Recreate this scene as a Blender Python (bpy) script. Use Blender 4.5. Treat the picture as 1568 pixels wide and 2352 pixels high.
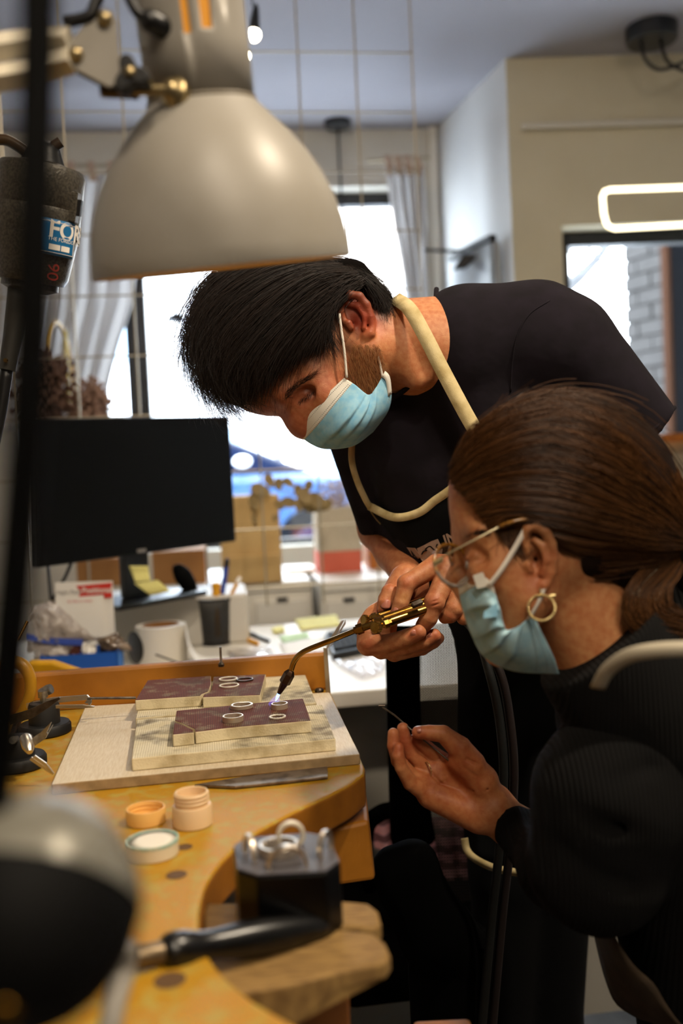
import bpy, math, random
import numpy as np
from mathutils import Vector, Matrix
random.seed(7); RNG = np.random.default_rng(11)
S = bpy.context.scene; COL = S.collection
for o in list(bpy.data.objects): bpy.data.objects.remove(o)
PI = math.pi
# ---------------------------------------------------------------- camera
F = 2200.0                                   # focal length in pixels of the 1568 x 2352 frame
cam = bpy.data.cameras.new('camera'); camo = bpy.data.objects.new('camera', cam); COL.objects.link(camo)
cam.sensor_fit = 'VERTICAL'; cam.sensor_height = 36; cam.lens = F/2352*36; cam.clip_start = .02; cam.clip_end = 200
camo.matrix_world = Matrix.Translation((0, 0, 1.27)) @ Matrix.Rotation(math.radians(87.6), 4, 'X') @ Matrix.Rotation(math.radians(-2.7), 4, 'Z')
cam.dof.use_dof = True; cam.dof.focus_distance = 1.10; cam.dof.aperture_fstop = 3.0
S.camera = camo
CM = np.array(camo.matrix_world); CR = CM[:3, :3]; CO = CM[:3, 3]
# ---------------------------------------------------------------- light
wd = bpy.data.worlds.new('sky'); S.world = wd; wd.use_nodes = True
bg = wd.node_tree.nodes['Background']; bg.inputs[0].default_value = (.80, .91, 1, 1); bg.inputs[1].default_value = 22.0
def area(name, loc, target, size, power, col, sy=None):
    l = bpy.data.lights.new(name, 'AREA'); l.size = size; l.energy = power; l.color = col
    if sy: l.shape = 'RECTANGLE'; l.size_y = sy
    o = bpy.data.objects.new(name, l); COL.objects.link(o); o.location = loc
    o.rotation_euler = (Vector(target)-Vector(loc)).to_track_quat('-Z', 'Y').to_euler()
    return o
def spot(name, loc, target, power, col, deg=70, rad=.06):
    l = bpy.data.lights.new(name, 'SPOT'); l.energy = power; l.color = col; l.spot_size = math.radians(deg); l.spot_blend = .7; l.shadow_soft_size = rad
    o = bpy.data.objects.new(name, l); COL.objects.link(o); o.location = loc; o.rotation_euler = (Vector(target)-Vector(loc)).to_track_quat('-Z', 'Y').to_euler(); return o
spot('track_spot_right', (.78, .55, 2.62), (.15, 1.05, 1.0), 115, (1, .84, .64), 62)
spot('track_spot_rear', (.05, -.25, 2.62), (-.05, .95, .95), 36, (1, .85, .66), 60)
area('ceiling_lamp_rear', (.45, -.8, 2.5), (.15, 1.1, 1.1), .7, 20, (1, .83, .63))
area('added_fill_desk', (-.25, 1.75, 2.6), (-.15, 3.1, .9), .4, 9, (1, .85, .66))  # added lamp, unseen, brightens the desk and the cabinets behind it
spot('added_spot_cabinets', (.2, 1.0, 2.6), (-.1, 3.2, .95), 70, (1, .86, .68), 44)  # added spot, unseen, lifts the cabinet fronts under the window
area('ceiling_lamp_far', (1.3, 2.2, 2.66), (1.3, 2.3, 0), .5, 3, (1, .84, .60))
vs = S.view_settings; S.display_settings.display_device = 'sRGB'
vs.view_transform = 'Standard'; vs.look = 'None'; vs.gamma = 1; vs.use_curve_mapping = False; vs.exposure = 0.0
S.cycles.use_denoising = True; S.cycles.max_bounces = 8; S.cycles.transparent_max_bounces = 24; S.cycles.sample_clamp_indirect = 6
S.cycles.caustics_reflective = False; S.cycles.caustics_refractive = False
# ---------------------------------------------------------------- projection helpers (pixel + distance -> point)
def nv(v): v = np.asarray(v, float); return v/np.linalg.norm(v)
def P(px, py, d): return np.array([(px-784)/F*d, -(py-1176)/F*d, -d])          # in the camera's axes
def cw(a): return np.asarray(a, float) @ CR.T + CO                            # camera axes -> world
def W(px, py, d): return cw(P(px, py, d))
def ray(px, py): return CR @ P(px, py, 1.0)
def onplane(px, py, p0, n): r = ray(px, py); return CO + r*(np.dot(np.asarray(p0)-CO, n)/np.dot(r, n))
def Z(px, py, z): return onplane(px, py, (0, 0, z), (0, 0, 1))
def pix(w): c = (np.asarray(w)-CO) @ CR; return np.stack([784-F*c[..., 0]/c[..., 2], 1176+F*c[..., 1]/c[..., 2]], -1)
YAW = math.radians(7.5); RX = np.array([math.cos(YAW), math.sin(YAW), 0]); RY = np.array([-math.sin(YAW), math.cos(YAW), 0]); UP = np.array([0, 0, 1.])
# ---------------------------------------------------------------- colour and materials
def lin(h):
    h = h.lstrip('#'); v = [int(h[i:i+2], 16)/255 for i in (0, 2, 4)]
    return tuple(x/12.92 if x <= .04045 else ((x+.055)/1.055)**2.4 for x in v)
MATS = {}
def mk(name, col, rough=.5, metal=0, col2=None, vs=30, lo=.35, hi=.65, bump=0, bs=400, spec=.5, coat=0, emit=0, attr=False, trans=0, sss=0, stretch=(1, 1, 1), rvar=0, sheen=0):
    m = bpy.data.materials.new(name); m.use_nodes = True; nt = m.node_tree; N = nt.nodes; L = nt.links
    b = N['Principled BSDF']; I = b.inputs
    c = lin(col)+(1,); I['Base Color'].default_value = c; I['Roughness'].default_value = rough; I['Metallic'].default_value = metal
    I['Specular IOR Level'].default_value = spec; I['Coat Weight'].default_value = coat; I['Transmission Weight'].default_value = trans
    if sheen: I['Sheen Weight'].default_value = sheen
    if sss: I['Subsurface Weight'].default_value = sss; I['Subsurface Radius'].default_value = (1, .35, .2); I['Subsurface Scale'].default_value = .006
    if emit: I['Emission Color'].default_value = c; I['Emission Strength'].default_value = emit
    tc = mp = None
    if col2 or bump or rvar:
        tc = N.new('ShaderNodeTexCoord'); mp = N.new('ShaderNodeMapping'); mp.inputs['Scale'].default_value = stretch; L.new(tc.outputs['Object'], mp.inputs[0])
    base = None
    if attr:
        a = N.new('ShaderNodeAttribute'); a.attribute_name = 'Col'; base = a.outputs['Color']
    if col2:
        n = N.new('ShaderNodeTexNoise'); n.inputs['Scale'].default_value = vs; n.inputs['Detail'].default_value = 6; L.new(mp.outputs[0], n.inputs[0])
        r = N.new('ShaderNodeMapRange'); r.inputs[1].default_value = lo; r.inputs[2].default_value = hi; L.new(n.outputs[0], r.inputs[0])
        x = N.new('ShaderNodeMix'); x.data_type = 'RGBA'; L.new(r.outputs[0], x.inputs[0])
        x.inputs[6].default_value = c; x.inputs[7].default_value = lin(col2)+(1,)
        if base is not None:
            y = N.new('ShaderNodeMix'); y.data_type = 'RGBA'; y.blend_type = 'MULTIPLY'; y.inputs[0].default_value = 1
            L.new(base, y.inputs[6]); L.new(x.outputs[2], y.inputs[7]); base = y.outputs[2]
        else: base = x.outputs[2]
        if rvar:
            q = N.new('ShaderNodeMapRange'); q.inputs[3].default_value = rough; q.inputs[4].default_value = rough+rvar; L.new(n.outputs[0], q.inputs[0]); L.new(q.outputs[0], I['Roughness'])
    if base is not None: L.new(base, I['Base Color'])
    if bump:
        n2 = N.new('ShaderNodeTexNoise'); n2.inputs['Scale'].default_value = bs; n2.inputs['Detail'].default_value = 4; L.new(mp.outputs[0], n2.inputs[0])
        bp = N.new('ShaderNodeBump'); bp.inputs['Strength'].default_value = min(1, bump); bp.inputs['Distance'].default_value = .001*max(1, bump); L.new(n2.outputs[0], bp.inputs['Height']); L.new(bp.outputs[0], I['Normal'])
    MATS[name] = m; return m
def glassmat(name, tint='#ffffff', refl=.05):
    m = bpy.data.materials.new(name); m.use_nodes = True; nt = m.node_tree; N = nt.nodes; L = nt.links; N.remove(N['Principled BSDF'])
    t = N.new('ShaderNodeBsdfTransparent'); t.inputs[0].default_value = lin(tint)+(1,); g = N.new('ShaderNodeBsdfGlossy'); g.inputs['Roughness'].default_value = .03
    x = N.new('ShaderNodeMixShader'); x.inputs[0].default_value = refl; L.new(t.outputs[0], x.inputs[1]); L.new(g.outputs[0], x.inputs[2]); L.new(x.outputs[0], N['Material Output'].inputs[0]); return m
# ---------------------------------------------------------------- mesh building
class B:
    def __init__(s): s.V = []; s.Fc = []; s.M = []; s.n = 0
    def add(s, v, f, mi=0):
        v = np.asarray(v, float).reshape(-1, 3); s.V.append(v); s.Fc += [tuple(i+s.n for i in q) for q in f]; s.M += [mi]*len(f); s.n += len(v); return s
    def prism(s, poly, vec, mi=0):
        a = np.asarray(poly, float); n = len(a); v = np.vstack([a, a+np.asarray(vec)])
        return s.add(v, [tuple(range(n))[::-1], tuple(range(n, 2*n))]+[(i, (i+1) % n, n+(i+1) % n, n+i) for i in range(n)], mi)
    def loft(s, a, b, mi=0):
        a = np.asarray(a, float); n = len(a); v = np.vstack([a, np.asarray(b, float)])
        return s.add(v, [tuple(range(n))[::-1], tuple(range(n, 2*n))]+[(i, (i+1) % n, n+(i+1) % n, n+i) for i in range(n)], mi)
    def box(s, c, x, y, z, mi=0):       # centre, three half-axis vectors
        c, x, y, z = (np.asarray(q, float) for q in (c, x, y, z))
        return s.prism([c-x-y-z, c+x-y-z, c+x+y-z, c-x+y-z], 2*z, mi)
    def tube(s, pts, r, n=8, mi=0, flat=None):
        p = np.asarray(pts, float); k = len(p); r = np.broadcast_to(np.asarray(r, float), (k,))
        t = np.gradient(p, axis=0); t /= np.linalg.norm(t, axis=1)[:, None]+1e-12
        u = np.cross(t[0], [0, 0, 1.]) if abs(t[0][2]) < .9 else np.cross(t[0], [1., 0, 0])
        u = nv(u); rings = []
        for i in range(k):
            u = nv(u-t[i]*np.dot(u, t[i])); w = np.cross(t[i], u); a = np.arange(n)*2*PI/n
            rings.append(p[i]+r[i]*(np.cos(a)[:, None]*u+np.sin(a)[:, None]*w))
        f = [(i*n+j, i*n+(j+1) % n, (i+1)*n+(j+1) % n, (i+1)*n+j) for i in range(k-1) for j in range(n)]
        return s.add(np.vstack(rings), f+[tuple(range(n))[::-1], tuple(range((k-1)*n, k*n))], mi)
    def lathe(s, o, ax, prof, n=24, mi=0, caps=True):
        ax = nv(ax); u = nv(np.cross(ax, [0, 1, .01])) if abs(ax[1]) < .9 else nv(np.cross(ax, [1, 0, 0])); w = np.cross(ax, u); a = np.arange(n)*2*PI/n
        v = np.vstack([np.asarray(o)+ax*h+r*(np.cos(a)[:, None]*u+np.sin(a)[:, None]*w) for h, r in prof]); k = len(prof)
        f = [(i*n+j, i*n+(j+1) % n, (i+1)*n+(j+1) % n, (i+1)*n+j) for i in range(k-1) for j in range(n)]
        if caps: f += [tuple(range(n))[::-1], tuple(range((k-1)*n, k*n))]
        return s.add(v, f, mi)
    def grid(s, G, mi=0, close=False):
        G = np.asarray(G, float); a, b = G.shape[:2]
        f = [(i*b+j, i*b+(j+1) % b, (i+1)*b+(j+1) % b, (i+1)*b+j) for i in range(a-1) for j in range(b if close else b-1)]
        return s.add(G.reshape(-1, 3), f, mi)
    def ribbon(s, pts, wdir, w, mi=0):
        p = np.asarray(pts, float); wd_ = np.asarray(wdir, float)*w/2
        return s.grid(np.stack([p-wd_, p+wd_], 1), mi)
    def ball(s, c, r, n=12, mi=0, sc=(1, 1, 1)):
        c = np.asarray(c, float); V = []
        for i in range(n//2+1):
            t = PI*i/(n//2)
            for j in range(n): V.append(c+r*np.array([math.sin(t)*math.cos(2*PI*j/n)*sc[0], math.sin(t)*math.sin(2*PI*j/n)*sc[1], math.cos(t)*sc[2]]))
        return s.add(V, [(i*n+j, (i+1)*n+j, (i+1)*n+(j+1) % n, i*n+(j+1) % n) for i in range(n//2) for j in range(n)], mi)
BASE = {}
def finish(o, parent, base, label, cat, group, kind):
    COL.objects.link(o)
    if parent is not None: o.parent = parent; BASE[o.name] = BASE[parent.name]; o.location = (0, 0, 0)
    else: BASE[o.name] = np.array(base, float); o.location = base
    tag(o, label, cat, group, kind); return o
def tag(o, label=None, cat=None, group=None, kind=None):
    for k, v in (('label', label), ('category', cat), ('group', group), ('kind', kind)):
        if v: o[k] = v
def T(name, label, cat, loc, group=None):
    o = bpy.data.objects.new(name, None); o.empty_display_size = .02
    return finish(o, None, loc, label, cat, group, None)
def origin_of(V): V = np.asarray(V); return np.array([(V[:, 0].min()+V[:, 0].max())/2, (V[:, 1].min()+V[:, 1].max())/2, V[:, 2].min()])
def obj(name, b, mat, parent=None, smooth=None, bev=0, label=None, cat=None, group=None, kind=None, sub=0, solid=0, segs=2):
    V = np.vstack(b.V); base = BASE[parent.name] if parent is not None else origin_of(V)
    me = bpy.data.meshes.new(name); me.from_pydata((V-base).tolist(), [], b.Fc)
    for m in (mat if isinstance(mat, (list, tuple)) else [mat]): me.materials.append(m)
    if any(b.M): me.polygons.foreach_set('material_index', b.M)
    if smooth is not None:
        me.shade_smooth()
        if smooth < 180: me.set_sharp_from_angle(angle=math.radians(smooth))
    me.update(); o = bpy.data.objects.new(name, me)
    if solid: q = o.modifiers.new('solid', 'SOLIDIFY'); q.thickness = solid; q.offset = 0
    if bev: q = o.modifiers.new('bevel', 'BEVEL'); q.width = bev; q.segments = segs; q.limit_method = 'ANGLE'; q.angle_limit = math.radians(40)
    if sub: q = o.modifiers.new('sub', 'SUBSURF'); q.levels = q.render_levels = sub
    return finish(o, parent, base, label, cat, group, kind)
def npobj(name, V, Q, mat, parent=None, col=None, label=None, cat=None, kind=None):   # numpy verts + same-size faces
    base = BASE[parent.name] if parent is not None else origin_of(V)
    me = bpy.data.meshes.new(name); n, k = Q.shape
    me.vertices.add(len(V)); me.vertices.foreach_set('co', (V-base).astype(np.float32).ravel())
    me.loops.add(n*k); me.loops.foreach_set('vertex_index', Q.astype(np.int32).ravel())
    me.polygons.add(n); me.polygons.foreach_set('loop_start', np.arange(0, n*k, k, dtype=np.int32))
    me.update(calc_edges=True); me.validate(); me.shade_smooth(); me.materials.append(mat)
    if col is not None:
        a = me.color_attributes.new('Col', 'FLOAT_COLOR', 'POINT'); c = np.ones((len(V), 4), np.float32); c[:, :3] = col; a.data.foreach_set('color', c.ravel())
    o = bpy.data.objects.new(name, me); return finish(o, parent, base, label, cat, None, kind)
def text(s, size, org, xd, yd, mat, name, parent, bend=None, lift=.0004, bold=0):
    cu = bpy.data.curves.new('t', 'FONT'); cu.body = s; cu.size = 1; cu.offset = bold; cu.resolution_u = 5; to = bpy.data.objects.new('t', cu); COL.objects.link(to)
    dg = bpy.context.evaluated_depsgraph_get(); me = to.evaluated_get(dg).to_mesh()
    v = np.array([x.co[:] for x in me.vertices]); f = [tuple(p.vertices) for p in me.polygons]; bpy.data.objects.remove(to)
    xd, yd = nv(xd), nv(yd); nn = np.cross(xd, yd)
    w = np.asarray(org)+size*(v[:, :1]*xd+v[:, 1:2]*yd)+nn*lift
    if bend is not None: w = bend(v*size)
    return obj(name, B().add(w, f), mat, parent)
def cr(pts, n):                                   # Catmull-Rom through the points, n samples
    p = np.asarray(pts, float); p = np.vstack([2*p[0]-p[1], p, 2*p[-1]-p[-2]]); k = len(p)-3
    t = np.linspace(0, k, n); i = np.minimum(t.astype(int), k-1); u = (t-i)[:, None]
    a, b, c, d = p[i], p[i+1], p[i+2], p[i+3]
    return .5*(2*b+(c-a)*u+(2*a-5*b+4*c-d)*u*u+(3*b-a-3*c+d)*u**3)
def coons(Tc, Bc, Lc, Rc, n, m):                  # four edge curves (top, bottom, left, right) -> m x n x 3
    t, b, l, r = cr(Tc, n), cr(Bc, n), cr(Lc, m), cr(Rc, m); u = np.linspace(0, 1, n)[None, :, None]; v = np.linspace(0, 1, m)[:, None, None]
    return (1-v)*t[None]+v*b[None]+(1-u)*l[:, None]+u*r[:, None]-((1-u)*(1-v)*t[0]+u*(1-v)*t[-1]+(1-u)*v*b[0]+u*v*b[-1])
# ---------------------------------------------------------------- smooth organic solids: blended primitives on a voxel grid
class Sdf:
    def __init__(s, d0, h): s.d0 = d0; s.h = h; s.p = []; s.u = d0/F
    def q(s, a):                                  # (px, py, z) with z in pixels towards the camera
        return P(a[0], a[1], s.d0-a[2]*s.u)
    def cap(s, a, ra, b=None, rb=None, k=8, sub=False, flat=False):
        s.p.append(('c', s.q(a), s.q(b if b is not None else a), ra*s.u, (ra if rb is None else rb)*s.u, k*s.u, sub, flat)); return s
    def chain(s, pts, k=8, root=None):             # list of (px, py, z, r); root = blend of the first link
        for i, (a, b) in enumerate(zip(pts[:-1], pts[1:])): s.cap(a[:3], a[3], b[:3], b[3], root if root and i == 0 else k)
        return s
    def ell(s, c, r, ang=0, k=8, sub=False, yaw=0):  # radii along rotated x, y, and z ; ang in the picture plane, clockwise
        a = math.radians(ang); g = math.radians(yaw)
        R = np.array([[math.cos(a), -math.sin(a), 0], [-math.sin(a), -math.cos(a), 0], [0, 0, 1.]])
        Yw = np.array([[math.cos(g), 0, -math.sin(g)], [0, 1, 0], [math.sin(g), 0, math.cos(g)]])
        s.p.append(('e', s.q(c), np.array(r)*s.u, Yw @ R, 0, k*s.u, sub, False)); return s
    def build(s, smooth=1):
        lo = np.full(3, 9e9); hi = -lo
        for t, a, b, c, d, k, sub, fl in s.p:
            if sub: continue
            if t == 'c': m = max(c, d); l_, h_ = np.minimum(a, b)-m, np.maximum(a, b)+m
            else: m = b.max(); l_, h_ = a-m, a+m
            lo = np.minimum(lo, l_); hi = np.maximum(hi, h_)
        h = s.h; lo -= 4*h; hi += 4*h; n = np.ceil((hi-lo)/h).astype(int)
        G = np.full(n, .06, np.float32); ax = [lo[i]+h*np.arange(n[i]) for i in range(3)]
        for t, a, b, c, d, k, sub, fl in s.p:
            if t == 'c': m = max(c, d); l_, h_ = np.minimum(a, b)-m, np.maximum(a, b)+m
            else: m = b.max(); l_, h_ = a-m, a+m
            m = k+3*h; i0 = np.clip(((l_-m-lo)/h).astype(int), 0, n); i1 = np.clip(((h_+m-lo)/h).astype(int)+1, 0, n)
            if (i1 <= i0).any(): continue
            X = [ax[i][i0[i]:i1[i]].astype(np.float32) for i in range(3)]; sl = tuple(slice(i0[i], i1[i]) for i in range(3))
            dx = X[0][:, None, None]-a[0]; dy = X[1][None, :, None]-a[1]; dz = X[2][None, None, :]-a[2]
            if t == 'c':
                v = b-a; L2 = float(v @ v)
                if L2 < 1e-12: D = np.sqrt(dx*dx+dy*dy+dz*dz)-c
                else:
                    tt = (dx*v[0]+dy*v[1]+dz*v[2])/L2; tc = np.clip(tt, 0, 1)
                    D = np.sqrt((dx-tc*v[0])**2+(dy-tc*v[1])**2+(dz-tc*v[2])**2)-(c+(d-c)*tc)
                    if fl: D = np.maximum(D, (tt-1)*math.sqrt(L2))
            else:
                R = c; e = [(dx*R[0, i]+dy*R[1, i]+dz*R[2, i])/b[i] for i in range(3)]
                k0 = np.sqrt(e[0]**2+e[1]**2+e[2]**2); k1 = np.sqrt((e[0]/b[0])**2+(e[1]/b[1])**2+(e[2]/b[2])**2)+1e-9
                D = k0*(k0-1)/k1
            A = G[sl]; 
            if sub: D = -D; hh = np.clip(.5-.5*(D-A)/k, 0, 1); hh = np.clip(.5+.5*(D-A)/k, 0, 1); G[sl] = A+(D-A)*hh+k*hh*(1-hh)
            else: hh = np.clip(.5+.5*(A-D)/k, 0, 1); G[sl] = A+(D-A)*hh-k*hh*(1-hh)
        V, Q = snet(G, lo, h)
        if smooth: V = relax(V, Q, smooth)
        return cw(V), Q
def snet(G, lo, h):
    Sg = G < 0; c = np.zeros(tuple(x-1 for x in G.shape), np.int8)
    for i in (0, 1):
        for j in (0, 1):
            for k in (0, 1): c += Sg[i:G.shape[0]-1+i, j:G.shape[1]-1+j, k:G.shape[2]-1+k]
    act = (c > 0) & (c < 8); I = np.argwhere(act); idx = np.full(c.shape, -1, np.int32); idx[act] = np.arange(len(I))
    pos = np.zeros((len(I), 3)); cnt = np.zeros(len(I)); cs = [np.array([i, j, k]) for i in (0, 1) for j in (0, 1) for k in (0, 1)]
    for a in cs:
        for ax in range(3):
            if a[ax]: continue
            b = a.copy(); b[ax] = 1; fa = G[tuple((I+a).T)]; fb = G[tuple((I+b).T)]; x = (fa < 0) != (fb < 0)
            t = np.where(x, fa/np.where(x, fa-fb, 1), 0); pos += x[:, None]*(a+t[:, None]*(b-a)); cnt += x
    V = (I+pos/cnt[:, None])*h+lo; Qs = []
    for ax in range(3):
        b_, c_ = (ax+1) % 3, (ax+2) % 3; s0 = [slice(None)]*3; s1 = [slice(None)]*3; s0[ax] = slice(0, -1); s1[ax] = slice(1, None)
        x = Sg[tuple(s0)] != Sg[tuple(s1)]; E = np.argwhere(x); E = E[(E[:, b_] > 0) & (E[:, c_] > 0)]; E = E[(E[:, b_] < c.shape[b_]) & (E[:, c_] < c.shape[c_])]
        db = np.zeros(3, int); db[b_] = 1; dc = np.zeros(3, int); dc[c_] = 1
        q = np.stack([idx[tuple((E-db-dc).T)], idx[tuple((E-dc).T)], idx[tuple(E.T)], idx[tuple((E-db).T)]], 1); f = ~Sg[tuple(E.T)]; q[f] = q[f][:, ::-1]; Qs.append(q)
    return V, np.vstack(Qs)
def relax(V, Q, it):
    e = np.vstack([Q[:, [0, 1]], Q[:, [1, 2]], Q[:, [2, 3]], Q[:, [3, 0]]]); n = np.bincount(e.ravel(), minlength=len(V)).astype(float)+1e-9
    for _ in range(it):
        a = np.stack([np.bincount(e[:, 0], V[e[:, 1], i], len(V))+np.bincount(e[:, 1], V[e[:, 0], i], len(V)) for i in range(3)], 1)/n[:, None]; V = V*.5+a*.5
    return V
def join(parts):
    Vs, Qs, n = [], [], 0
    for V, Q in parts: Vs.append(V); Qs.append(Q+n); n += len(V)
    return np.vstack(Vs), np.vstack(Qs)
def spots(V, base, L):                             # skin colour of each vertex: base, then (px, py, radius, colour, strength)
    p = pix(V); c = np.tile(np.array(lin(base)), (len(V), 1))
    for x, y, r, h, s in L:
        w = (s*np.exp(-(((p[:, 0]-x)**2+(p[:, 1]-y)**2)/(r*r))))[:, None]; c = c*(1-w)+np.array(lin(h))*w
    return c
def strands(name, pts, r0, r1, mat, parent, kind=None):     # pts N x S x 3 (world): three-sided tapering tubes in one mesh
    pts = np.asarray(pts); N_, S_ = pts.shape[:2]; t = np.gradient(pts, axis=1); t /= np.linalg.norm(t, axis=2)[..., None]+1e-12
    u = np.cross(t, CR[:, 2]); u /= np.linalg.norm(u, axis=2)[..., None]+1e-9; w = np.cross(t, u); r = np.linspace(r0, r1, S_)[None, :, None]
    V = np.stack([pts+r*(math.cos(a)*u+math.sin(a)*w) for a in (0, 2*PI/3, 4*PI/3)], 2).reshape(-1, 3)
    b = (np.arange(N_)[:, None]*S_+np.arange(S_-1)[None])[..., None]*3; Q = []
    for j in range(3):
        k = (j+1) % 3; Q.append(np.concatenate([b+j, b+k, b+3+k, b+3+j], 2).reshape(-1, 4))
    rnd = np.repeat(RNG.random(N_), S_*3); c = np.stack([rnd]*3, 1)
    return npobj(name, V, np.vstack(Q), mat, parent, col=c, kind=kind)
def hairs(fam, n, d0, S_=12, jit=4, tipjit=10, cl=0, lift=0, cut=(.75, 1)):   # fam: ordered guides of (px,py,z); random strands between neighbours
    u = d0/F; G = [cr(np.array([P(a, b, d0-c*u) for a, b, c in g]), 24) for g in fam]; G = np.array(G); out = []
    x = RNG.random(n)*(len(G)-1); i = np.minimum(x.astype(int), len(G)-2); f = (x-i)[:, None, None]; f = f*f*(3-2*f)*.35+f*.65
    A = G[i]*(1-f)+G[i+1]*f
    t = np.linspace(0, 1, 24)[None, :, None]; st = RNG.random((n, 1, 1))*.12; ln = cut[0]+(cut[1]-cut[0])*RNG.random((n, 1, 1))
    tt = (st+(ln-st)*t)[..., 0]*23; k = np.minimum(tt.astype(int), 22); fr = (tt-k)[..., None]; ar = np.arange(n)[:, None]
    A = A[ar, k]*(1-fr)+A[ar, k+1]*fr
    off = RNG.normal(0, 1, (n, 1, 3))*jit*u*np.array([1, 1, .8]); tip = RNG.normal(0, 1, (n, 1, 3))*tipjit*u
    if cl: nc = max(2, n//22); A = A+(RNG.normal(0, 1, (nc, 1, 3))*cl*u)[np.minimum((x/(len(G)-1)*nc).astype(int)+RNG.integers(-1, 2, n), nc-1)]*(.25+t)
    ph = RNG.random((n, 1, 1))*6.28; wv = np.sin(t*7+ph)*u*3*t
    A = A+off*(.4+.6*t)+tip*t**2+wv*RNG.normal(0, 1, (n, 1, 3))
    if lift: A[..., 2] += lift*u
    return cw(A[:, np.linspace(0, 23, S_).astype(int)])
# ================================================================ materials
WHITE = mk('white_wall', '#d2cdc2', .85, col2='#c9c4b9', vs=3, bump=.15, bs=250)
CEIL = mk('ceiling_paint', '#9c9aa2', .9); WALLR = mk('putty_wall', '#cdc4ac', .85, col2='#c4bba3', vs=3, bump=.15, bs=250); WALLS = mk('bright_wall', '#cbcbcb', .8)
FLOORM = mk('grey_floor', '#6a625c', .6, col2='#57504b', vs=8)
BLACKF = mk('black_frame', '#101216', .4)
WHITEP = mk('white_laminate', '#e6e1d6', .35)
GREYP = mk('grey_panel', '#8f8c84', .6)
STEEL = mk('steel', '#b9b4aa', .25, 1, col2='#8d877c', vs=120, rvar=.2)
DARKST = mk('dark_steel', '#6d665c', .38, 1, col2='#4b4038', vs=90)
SILVER = mk('silver', '#e2d6c4', .32, 1)
BRASS = mk('brass', '#a98545', .25, 1, col2='#8f6420', vs=60)
BLACKP = mk('black_plastic', '#0b0b0c', .4)
GLOSSB = mk('gloss_black', '#040404', .3)
WIRE = mk('wire', '#a59a84', .4, .6)
BEIGE = mk('beige_paint', '#cfc6b2', .42)
CREAM = mk('cream_strap', '#cdbb8c', .85, col2='#b09c6a', vs=60, bump=.3, bs=900)
FABRIC = mk('sheer_curtain', '#d8d6d6', .9)
_n = FABRIC.node_tree; _t = _n.nodes.new('ShaderNodeBsdfTranslucent'); _t.inputs[0].default_value = (.9, .88, .87, 1); _m = _n.nodes.new('ShaderNodeMixShader'); _m.inputs[0].default_value = .68
_n.links.new(_n.nodes['Principled BSDF'].outputs[0], _m.inputs[1]); _n.links.new(_t.outputs[0], _m.inputs[2]); _n.links.new(_m.outputs[0], _n.nodes['Material Output'].inputs[0])
PAPERW = mk('white_paper', '#f8f5ee', .8)
STICKY = mk('yellow_note', '#e6dd8a', .8)
KRAFT = mk('kraft_card', '#cfac72', .8, col2='#c09c62', vs=9)
CARTON = mk('brown_carton', '#a4733f', .8, col2='#8d5f31', vs=7)
SALMON = mk('salmon_card', '#c8604a', .8)
LINEN = mk('linen_grey', '#c2b7a3', .9, col2='#ada28e', vs=220)
RED = mk('red_print', '#cf2f22', .6)
GREYINK = mk('grey_ink', '#807c78', .8)
WHITEINK = mk('white_ink', '#efe9e0', .7)
YELLOW = mk('yellow_plastic', '#e0a614', .4)
BLUEP = mk('blue_plastic', '#0d4fa8', .4)
PENBLUE = mk('pen_blue', '#173f9e', .4)
PENYEL = mk('pen_yellow', '#d99a10', .4)
ORANGE = mk('orange_wood', '#b56a17', .5, col2='#9c5610', vs=14, bump=.1)
GLASS = glassmat('window_glass')
BAG = glassmat('clear_bag', '#efecea', .10)
DRIED = mk('dried_leaf', '#a08a60', .9, col2='#857048', vs=40)
PAMPAS = mk('dried_flower', '#5d4436', .95)
PAMPAS2 = mk('dried_flower_pale', '#8d6f5e', .95)
LED = mk('led_light', '#fff0c8', .5, emit=3.5)
BULB = mk('bulb_light', '#fff3d8', .5, emit=14)
# ================================================================ room shell
ZC = 2.71
cA = Z(1160, 135, ZC); cB = Z(1000, 296, ZC); bL = Z(0, 306, ZC); rR = Z(1568, 122, ZC)
bdir = nv(cB-bL); bn = np.cross(bdir, UP)                       # back wall direction; bn points into the room (towards the camera)
bn = -bn if np.dot(bn, CO-cB) < 0 else bn
rdir = nv(rR-cA); rn = np.cross(rdir, UP); rn = -rn if np.dot(rn, CO-cA) < 0 else rn
def flat(p, z): return np.array([p[0], p[1], z])
def wall_piece(b, p0, d, n, s0, s1, z0, z1, th=.2):
    b.prism([flat(p0+d*s0, z0), flat(p0+d*s1, z0), flat(p0+d*s1, z1), flat(p0+d*s0, z1)], -n*th)
def sz(px, py, p0, d, n): q = onplane(px, py, p0, n); return float(np.dot(q-p0, d)), float(q[2])
LX = -1.75; RXE = 2.6; YF = -2.2
b = B(); b.prism([(LX-.2, YF-.2, 0), (RXE+.2, YF-.2, 0), (RXE+.2, 4.7, 0), (LX-.2, 4.7, 0)], (0, 0, -.15)); obj('floor', b, FLOORM, kind='structure')
b = B(); b.prism([(LX-.2, YF-.2, ZC), (RXE+.2, YF-.2, ZC), (RXE+.2, 4.7, ZC), (LX-.2, 4.7, ZC)], (0, 0, .15)); obj('ceiling', b, CEIL, kind='structure')
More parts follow.
